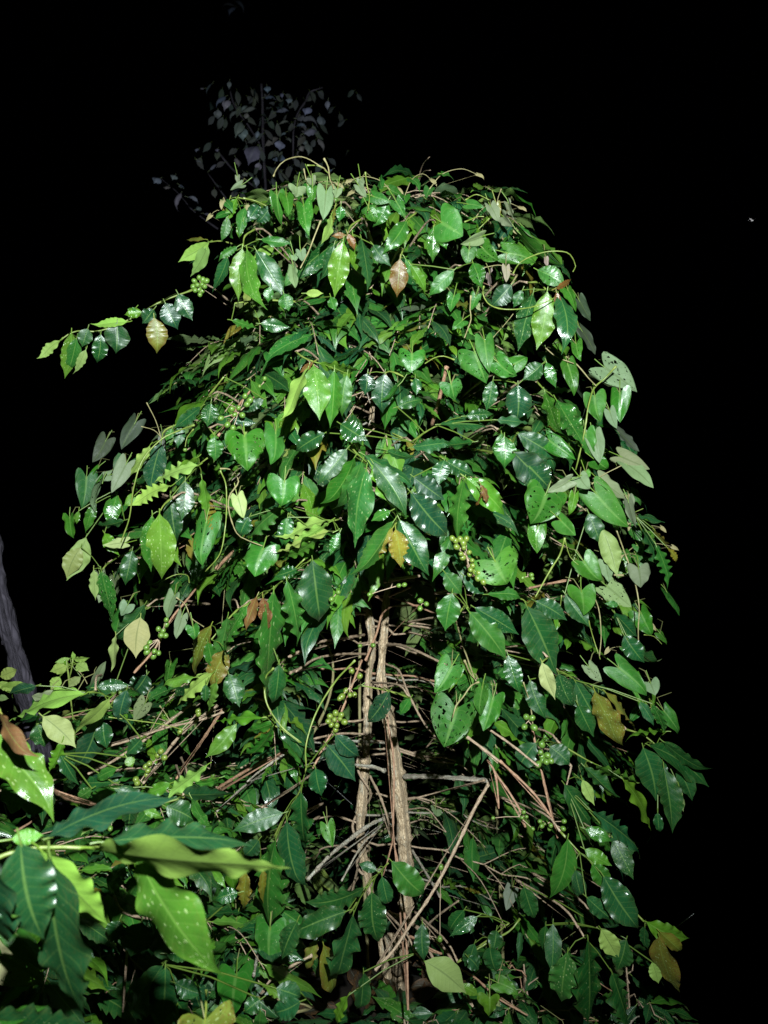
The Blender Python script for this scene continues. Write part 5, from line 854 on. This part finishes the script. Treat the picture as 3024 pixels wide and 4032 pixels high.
for key, (lab, zc, (xc, yc)) in VINE.items():
    root = thing('climbing_vine', lab, 'vine', V(xc, yc, ground_z(xc, yc)), group='vines climbing over the coffee plants')
    for t, Y, pts, r, m in WHIPS[key]:
        if key != 'low': Y = fit(t, *pts[len(pts) // 2], Y) - 0.03
        P = [at(t, x, y, Y + 0.02 * math.sin(i * 1.3)) for i, (x, y) in enumerate(pts)]
        mb = MB(); tube(mb, P, [r / 1250, r / 1700], 6, 0.01, nodes=0.09); part(mb, 'tendril' if r < 2.1 else 'stem', m, root, P[0])
    ex = xc * 0.35 + 0.25 * (key == 'right')
    if key in ('top', 'right'):                                         # thin shoots feeling about in the air along the outline
        for _ in range(16 if key == 'top' else 9):
            if key == 'top': h0 = rv.uniform(-.46, .40); c = V(h0, 2.02 + rv.uniform(-.05, .1), 2.36 - 0.55 * max(0, h0 - .1) - 0.4 * max(0, -h0 - .25))
            else: c = V(rv.uniform(.66, .76), 2.15, rv.uniform(.9, 1.75))
            dx, dz = rv.uniform(-.07, .09), rv.uniform(.015, .055) * (1 if key == 'top' else .6)
            Q = [c, c + V(dx * .4, 0, dz * .8), c + V(dx, -.01, dz), c + V(dx * 1.5, -.01, dz * .7)]
            mb = MB(); tube(mb, Q, [.0014, .0007], 5, 0.008)
            add_leaf(mb, Q[-1], V(dx, 0, -.05), V(0, -1, .5), 'heart', .022, .013, False, TINT['y'], HUND['y'], petiole=0, rnd=rv, nu=6, nv=4)
            part(mb, 'tendril', 'dimstem', root, c)
            for _k in range(2):
                lm = MB(); q = Q[_k]; add_leaf(lm, q, V(rv.gauss(0, .6), -.3, -.6), V(rv.gauss(0, .5), -.8, .6 * rv.choice((-1, 1))), 'heart', rv.uniform(.03, .05), .028, False, TINT['g'], (.2, .2, .14), petiole=.012, rnd=rv); part(lm, 'leaf', 'heart', root, q)
    P = [V(xc, yc, ground_z(xc, yc)), V(xc - .03, yc + .06, zc * .3), V(ex - .05, yc + .09, zc * .55), V(ex + .04, yc + .03, zc * .8), V(xc * .8, yc, zc)]
    mb = MB(); tube(mb, P, [.006, .005, .004, .0025], 7, 0.03, nodes=0.15); part(mb, 'stem', 'dimstem', root, P[0])
    for t, Y, bx, by, tx, ty, w, col, fl in HEARTS[key]:
        if key != 'low' and Y > 1.6: Y = fit(t, (bx + tx) / 2, (by + ty) / 2, Y) - 0.02
        b, t_ = at(t, bx, by, Y), at(t, tx, ty, Y + rv.uniform(-.03, .02)); mb = MB()
        d = (t_ - b); b2 = b + d * 0.14                                 # the lobes reach back past the stalk
        hero_leaf(mb, b2, t_, size(t, w, Y), 'heart', col, fl, rv)
        far = b2 + V(rv.uniform(-.03, .03), 0.05, 0.03)
        stalk(mb, [b2, (b2 + far) / 2 + V(0, -0.004, 0.012), far], 0.0013, (0.20, 0.20, 0.08))
        part(mb, 'leaf', 'heart_eaten' if ('H' in fl) else 'heart', root, b2, 'pale grey underside of a leaf' if 'u' in fl else None)
    mb, st = MB(), MB()
    for p, x in vine_fill(key):
        if gap(p) or (key != 'low' and outside(p + V(0, 0, -0.03))): continue
        outw = nrm(V(p[0] - XC, p[1] - YC, 0.1)); L = rv.uniform(0.03, 0.09)
        T = nrm(V(rv.gauss(0, .35), rv.gauss(0, .25) - .1, -1) + outw * rv.uniform(0, .7))
        nn = outw * rv.uniform(.3, 1) + V(rv.gauss(0, .45), rv.gauss(0, .45) - .25, rv.gauss(0.35, .35))
        nn = nn + V(0, -rv.uniform(0, 1.3), 0)
        if rv.random() < 0.12: nn = -nn
        col = rv.choice(('b', 'g', 'g', 'd', 'y') if key != 'left' else ('b', 'g', 'd', 'g'))
        add_leaf(mb, p, T, nn, 'heart', L, L * rv.uniform(.6, .85), False, TINT[col], HUND.get(col, HUND['g']), holes=rv.choice((0, 0, .9)), age=.2, petiole=0.03, rnd=rv)
        stalk(mb, [p, p + V(rv.uniform(-.02, .02), .03, .03), p + V(rv.uniform(-.06, .06), .09, .03)], 0.001, (0.2, 0.2, 0.08))
    part(mb, 'foliage', 'heart_eaten', root, V(xc, yc, zc))

# ------------------------------------------------------------------ weeds at the left edge
def weed(label, spec, Y, foot, stem_pts, name='nettle'):
    r = thing(name, label, 'weed', foot, group='weeds at the foot of the dark trunk')
    P = [at('L', x, y, Y) for x, y in stem_pts] + [foot + V(0, 0, .3), foot]
    mb = MB(); tube(mb, P, [.0022] * (len(P) - 1) + [.004], 6, 0.02); part(mb, 'stem', 'greenstem', r, foot)
    for bx, by, tx, ty, w, col, fl in spec:
        b, t_ = at('L', bx, by, Y), at('L', tx, ty, Y - 0.01); mb = MB()
        hero_leaf(mb, b, t_, size('L', w, Y), 'coffee', col, fl, rv)
        q = at('L', *stem_pts[min(len(stem_pts) - 1, 1)], Y)
        stalk(mb, [b, (b + q) / 2, q], 0.0012, (0.14, 0.2, 0.04)); part(mb, 'leaf', 'leaf', r, b)
weed('weed with pale ribbed leaves and a bud on top, right of the dark trunk', [(800, 1380, 790, 1290, 45, 'y', 'u'), (800, 1370, 975, 1345, 70, 'y', 'u'), (760, 1360, 610, 1400, 60, 'y', 'u'), (740, 1430, 560, 1500, 130, 'y', 'u'), (830, 1420, 960, 1490, 120, 'y', 'u'), (650, 1560, 560, 1690, 120, 'y', 'u'), (740, 1440, 700, 1380, 40, 'y', ''), (880, 1560, 750, 1670, 90, 'g', 'u')], 2.2, V(-0.8, 2.3, -0.8), [(795, 1330), (785, 1440), (760, 1600), (770, 1800)])
weed('weed with pale ribbed leaves in front of the dark trunk at the left edge', [(0, 1560, 190, 1480, 130, 'y', 'u'), (0, 1690, 320, 1640, 110, 'y', 'u'), (-20, 1620, 150, 1720, 90, 'y', 'u'), (-120, 1500, -10, 1420, 90, 'y', 'u'), (-40, 1790, 90, 1800, 70, 'g', 'u')], 2.3, V(-1.25, 2.4, -0.8), [(-60, 1500), (-40, 1600), (-30, 1800)])

# ------------------------------------------------------------------ dark trunk at the left edge
def dpx(x, y): return at('L', x, y, 3.1)
TP = [dpx(-420, -2600), dpx(-260, -1200), dpx(-110, -200), dpx(-62, 300), dpx(30, 800), dpx(150, 1250), dpx(235, 1600)]
TP += [TP[-1] + V(.10, .05, -.55), TP[-1] + V(.14, .05, -1.25), TP[-1] + V(.15, .05, -2.4)]
dt = thing('shade_tree', 'dark bare tree trunk leaning in at the left edge', 'tree', TP[-1])
mb = MB(); tube(mb, TP, [.022, .026, .030, .032, .034, .036, .038, .042, .05, .075], 14, 0.02, rough=0.16); part(mb, 'trunk', 'dark_bark', dt, TP[-1])
mb = MB(); tube(mb, [dpx(60, 1200), dpx(-20, 950), dpx(-90, 700), dpx(-200, 300), dpx(-420, -300)], [.014, .012, .011, .010, .006], 9, 0.02, rough=0.18); part(mb, 'branch', 'dark_bark', dt, dpx(60, 1200))

# ------------------------------------------------------------------ dim tree far behind the crown
FY = 5.2
base = at('J', 1012, 1700, FY) * V(1, 1, 0) + V(0, 0, ground_z(0, FY))
ft = thing('young_tree', 'dim young tree with drooping grey leaves, standing in the dark behind the coffee tree', 'tree', base)
for i, (pts, r) in enumerate(FAR_WOOD):
    P = [at('J', x, y, FY + 0.1 + (0.05 * i)) for x, y in pts]
    if i == 0: P.append(base)
    mb = MB(); tube(mb, P, [r / 1000 * (0.7 if i == 0 else 0.6)] + [r / 1000] * (len(P) - 2) + [r / 1000 * (2.5 if i == 0 else 1.2)], 8, 0.03, nodes=0.2); part(mb, 'trunk' if i == 0 else 'branch', 'dark_bark', ft, P[-1])
rg = random.Random(4)
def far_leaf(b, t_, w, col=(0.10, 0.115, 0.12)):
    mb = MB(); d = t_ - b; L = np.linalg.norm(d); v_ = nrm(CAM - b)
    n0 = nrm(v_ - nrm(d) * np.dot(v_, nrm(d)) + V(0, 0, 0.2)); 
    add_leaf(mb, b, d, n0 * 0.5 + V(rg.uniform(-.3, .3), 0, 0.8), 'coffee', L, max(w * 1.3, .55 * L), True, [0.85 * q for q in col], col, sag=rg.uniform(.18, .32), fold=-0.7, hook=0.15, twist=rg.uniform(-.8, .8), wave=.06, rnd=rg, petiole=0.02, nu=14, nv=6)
    return mb
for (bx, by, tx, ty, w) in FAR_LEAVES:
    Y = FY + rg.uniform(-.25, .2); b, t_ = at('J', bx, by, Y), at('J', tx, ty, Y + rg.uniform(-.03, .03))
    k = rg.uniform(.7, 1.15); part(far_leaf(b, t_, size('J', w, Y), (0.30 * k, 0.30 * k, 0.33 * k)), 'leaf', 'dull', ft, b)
lf = MB()
for _ in range(120):                                                    # leaves turned from the torch, their shade put into darker tints
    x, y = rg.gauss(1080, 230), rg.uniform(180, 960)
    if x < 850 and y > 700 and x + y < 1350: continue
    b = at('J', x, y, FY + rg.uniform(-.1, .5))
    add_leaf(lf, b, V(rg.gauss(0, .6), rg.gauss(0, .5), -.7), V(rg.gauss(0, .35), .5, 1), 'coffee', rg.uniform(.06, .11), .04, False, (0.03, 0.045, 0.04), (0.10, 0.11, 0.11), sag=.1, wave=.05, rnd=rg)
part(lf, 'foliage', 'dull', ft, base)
TB = V(-7.5, 9.8, ground_z(-7.5, 9.8))
hi_ = thing('tall_tree', 'barely lit grey leaves of a tall tree high in the dark at the top edge', 'tree', TB)
tp = at('S', 915, -150, 9.5)
mb = MB(); tube(mb, [TB, TB + V(.1, 0, 5), TB + V(.3, 0, 11), TB + V(.5, 0, 17)], [.22, .17, .12, .05], 12, .2, rough=.1); part(mb, 'trunk', 'dark_bark', hi_, TB)
mb = MB(); tube(mb, [TB + V(.45, 0, 15.5), TB + V(3.2, -.1, 16.5), tp + V(-1, .1, 1.2), tp + V(0, .05, .05), tp + V(.5, 0, -.02)], [.08, .06, .04, .02, .008], 8, .1, rough=.1); part(mb, 'branch', 'dark_bark', hi_, TB + V(.45, 0, 15.5))
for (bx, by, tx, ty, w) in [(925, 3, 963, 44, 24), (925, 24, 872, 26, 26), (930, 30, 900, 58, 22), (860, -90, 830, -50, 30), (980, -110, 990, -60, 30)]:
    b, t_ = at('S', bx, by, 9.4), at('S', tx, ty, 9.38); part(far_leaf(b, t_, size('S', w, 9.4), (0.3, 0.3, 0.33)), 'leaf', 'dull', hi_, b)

# ------------------------------------------------------------------ coffee seedlings on the ground under the tree
rq = random.Random(31)
for lab, x, y, h, spread, n in (('dark leaved seedling growing low between the close sprig and the stems', -0.46, 2.02, 0.42, 0.28, 12), ('low seedling at the bottom edge under the bead covered leaf', -0.72, 1.75, 0.52, 0.26, 12),
                                ('glossy dark seedling at the bottom edge right of the stems', 0.40, 2.12, 0.34, 0.24, 10), ('small dark seedling in front of the foot of the stems', 0.06, 2.05, 0.16, 0.20, 7), ('dark seedling at the bottom right below the hanging branches', 0.70, 2.15, 0.55, 0.26, 12)):
    b0 = V(x, y, ground_z(x, y)); sd_ = thing('coffee_seedling', lab, 'seedling', b0, group='coffee seedlings under the tree')
    mb = MB(); tube(mb, [b0, b0 + V(.01, 0, h * .5), b0 + V(-.005, .01, h)], [.006, .004, .002], 7, .02, nodes=.06); part(mb, 'stem', 'twig', sd_, b0)
    for k in range(n):
        a = k * 2.4; z_ = h * (0.15 + 0.85 * k / n); R = spread * (1.1 - 0.5 * k / n); p0 = b0 + V(0, 0, z_); tip = p0 + V(math.cos(a) * R, math.sin(a) * R, rq.uniform(-.06, .08))
        leafy_branch(sd_, p0, (p0 + tip) / 2 + V(0, 0, .05), tip, rq, leafstart=0.1, Lm=0.12, r0=.002, light=.05, colours=('d', 'd', 'm', 'd', 'g'), sub=False)

ru = random.Random(51); mb = MB()
for _ in range(420):
    x, y = ru.gauss(0, .55), ru.uniform(1.7, 2.55); L = ru.uniform(.05, .13); k = ru.uniform(.4, 1)
    add_leaf(mb, V(x, y, ground_z(x, y) + ru.uniform(.006, .04)), V(ru.gauss(0, 1), ru.gauss(0, 1), ru.gauss(0, .15)), V(ru.gauss(0, .3), ru.gauss(0, .3), 1), 'coffee', L, L * .4, False, (.055 * k, .034 * k, .018 * k), (.08 * k, .055 * k, .03 * k), age=.8, fold=.3, petiole=0, rnd=ru, nu=8, nv=4)
lt = part(mb, 'leaf_litter', 'dull', None, V(0, 2.2, 0)); tag(lt, 'dead brown leaves littering the ground under the stems', 'leaf litter', kind='stuff')

# ------------------------------------------------------------------ undergrowth seen through the bare part of the tree
ru = random.Random(15); mb = MB()
for _ in range(900):
    x, y = ru.uniform(-1.5, 0.95), ru.uniform(2.75, 3.5); z = ru.uniform(ground_z(x, y), 0.85 - 0.5 * max(0, x - .3) - 0.2 * (y - 2.7))
    L = ru.uniform(.04, .11); col = ru.choice(('d', 'd', 'm', 'g', 'g'))
    add_leaf(mb, V(x, y, z), V(ru.gauss(0, .7), ru.gauss(0, .6), -.35), V(ru.gauss(0, .5), ru.gauss(-.3, .5), 1), ru.choice(('coffee', 'coffee', 'heart')), L, L * .45, False, TINT[col], UND.get(col, UND['g']), rnd=ru, nu=8, nv=4)
for _ in range(60):
    x, y = ru.uniform(-1.5, 0.9), ru.uniform(2.75, 3.6); g = ground_z(x, y)
    tube(mb, [V(x, y, g), V(x + ru.gauss(0, .1), y, g + .6), V(x + ru.gauss(0, .3), y + ru.gauss(0, .2), ru.uniform(.0, .8))], [.004, .003, .002], 4, .08)
ug = part(mb, 'undergrowth', 'leaf', None, V(0, 3.2, -1)); tag(ug, 'dim tangle of low leaves behind the bare stems', kind='stuff')
for a_ in ('category',): ug[a_] = 'undergrowth'

# ------------------------------------------------------------------ two tiny pale insects at the right edge
def moth(label, c, s, yaw):
    mb = MB(); P = [c + V(math.cos(yaw) * t_ * s, math.sin(yaw) * t_ * s, t_ * s * .3) for t_ in (-.5, -.25, 0, .25, .5)]
    tube(mb, P, [s * .05, s * .13, s * .16, s * .15, s * .08], 8, s * .1)
    o = mb.build('moth', M['moth'], None, c); tag(o, label, 'insect')
    wm = MB(); A = V(math.cos(yaw), math.sin(yaw), .3); B = nrm(np.cross(A, V(0, -.5, 1)))
    for sd in (-1, 1):
        pts = np.array([c + A * s * a + B * sd * s * b + V(0, 0, s * (.1 + .5 * b)) for a, b in ((.25, .08), (.45, .75), (.05, .95), (-.35, .7), (-.3, .1), (0, .08))])
        wm.add(pts, [(0, 1, 2, 5), (5, 2, 3, 4)])
    part(wm, 'wings', 'moth', o, c)
moth('tiny pale pinkish moth flying in the dark at the right edge', at('S', 2962, 869, 2.6), 0.012, 0.4)
moth('tinier white insect just left of the pinkish moth', at('S', 2946.5, 868.5, 2.6), 0.006, 1.2)

# ------------------------------------------------------------------ night: black sky, one torch worn on the photographer's forehead
w = bpy.data.worlds.new('World'); SC.world = w; w.use_nodes = True
bg = w.node_tree.nodes['Background']; bg.inputs[0].default_value = (0.25, 0.4, 1.0, 1); bg.inputs[1].default_value = 0.00008
ld = bpy.data.lights.new('head_torch', 'SPOT'); lo = bpy.data.objects.new('head_torch', ld); COL.objects.link(lo)
ld.energy = 700; ld.color = (0.90, 1.0, 0.985); ld.shadow_soft_size = 0.018; ld.spot_size = math.radians(100); ld.spot_blend = 1.0
lo.location = (0.14, -0.26, 1.5 + 0.50)
from mathutils import Vector
lo.rotation_euler = (Vector((-0.24, 2.2, 1.60)) - Vector(lo.location)).to_track_quat('-Z', 'Y').to_euler()

cd = bpy.data.cameras.new('camera'); co = bpy.data.objects.new('camera', cd); COL.objects.link(co)
co.location = tuple(CAM); co.rotation_euler = (math.radians(90), 0, 0)
cd.sensor_fit = 'HORIZONTAL'; cd.sensor_width = 27; cd.lens = 27 / (2 * math.tan(math.radians(27))); cd.clip_start = 0.02; cd.clip_end = 1000
cd.dof.use_dof = True; cd.dof.focus_distance = 1.95; cd.dof.aperture_fstop = cd.lens / 5.2
SC.camera = co
SC.view_settings.view_transform = 'Standard'; SC.view_settings.look = 'None'; SC.view_settings.exposure = 0; SC.view_settings.gamma = 1
SC.cycles.max_bounces = 5; SC.cycles.diffuse_bounces = 3; SC.cycles.glossy_bounces = 2; SC.cycles.transmission_bounces = 3; SC.cycles.transparent_max_bounces = 10
SC.cycles.caustics_reflective = False; SC.cycles.caustics_refractive = False; SC.cycles.sample_clamp_indirect = 4
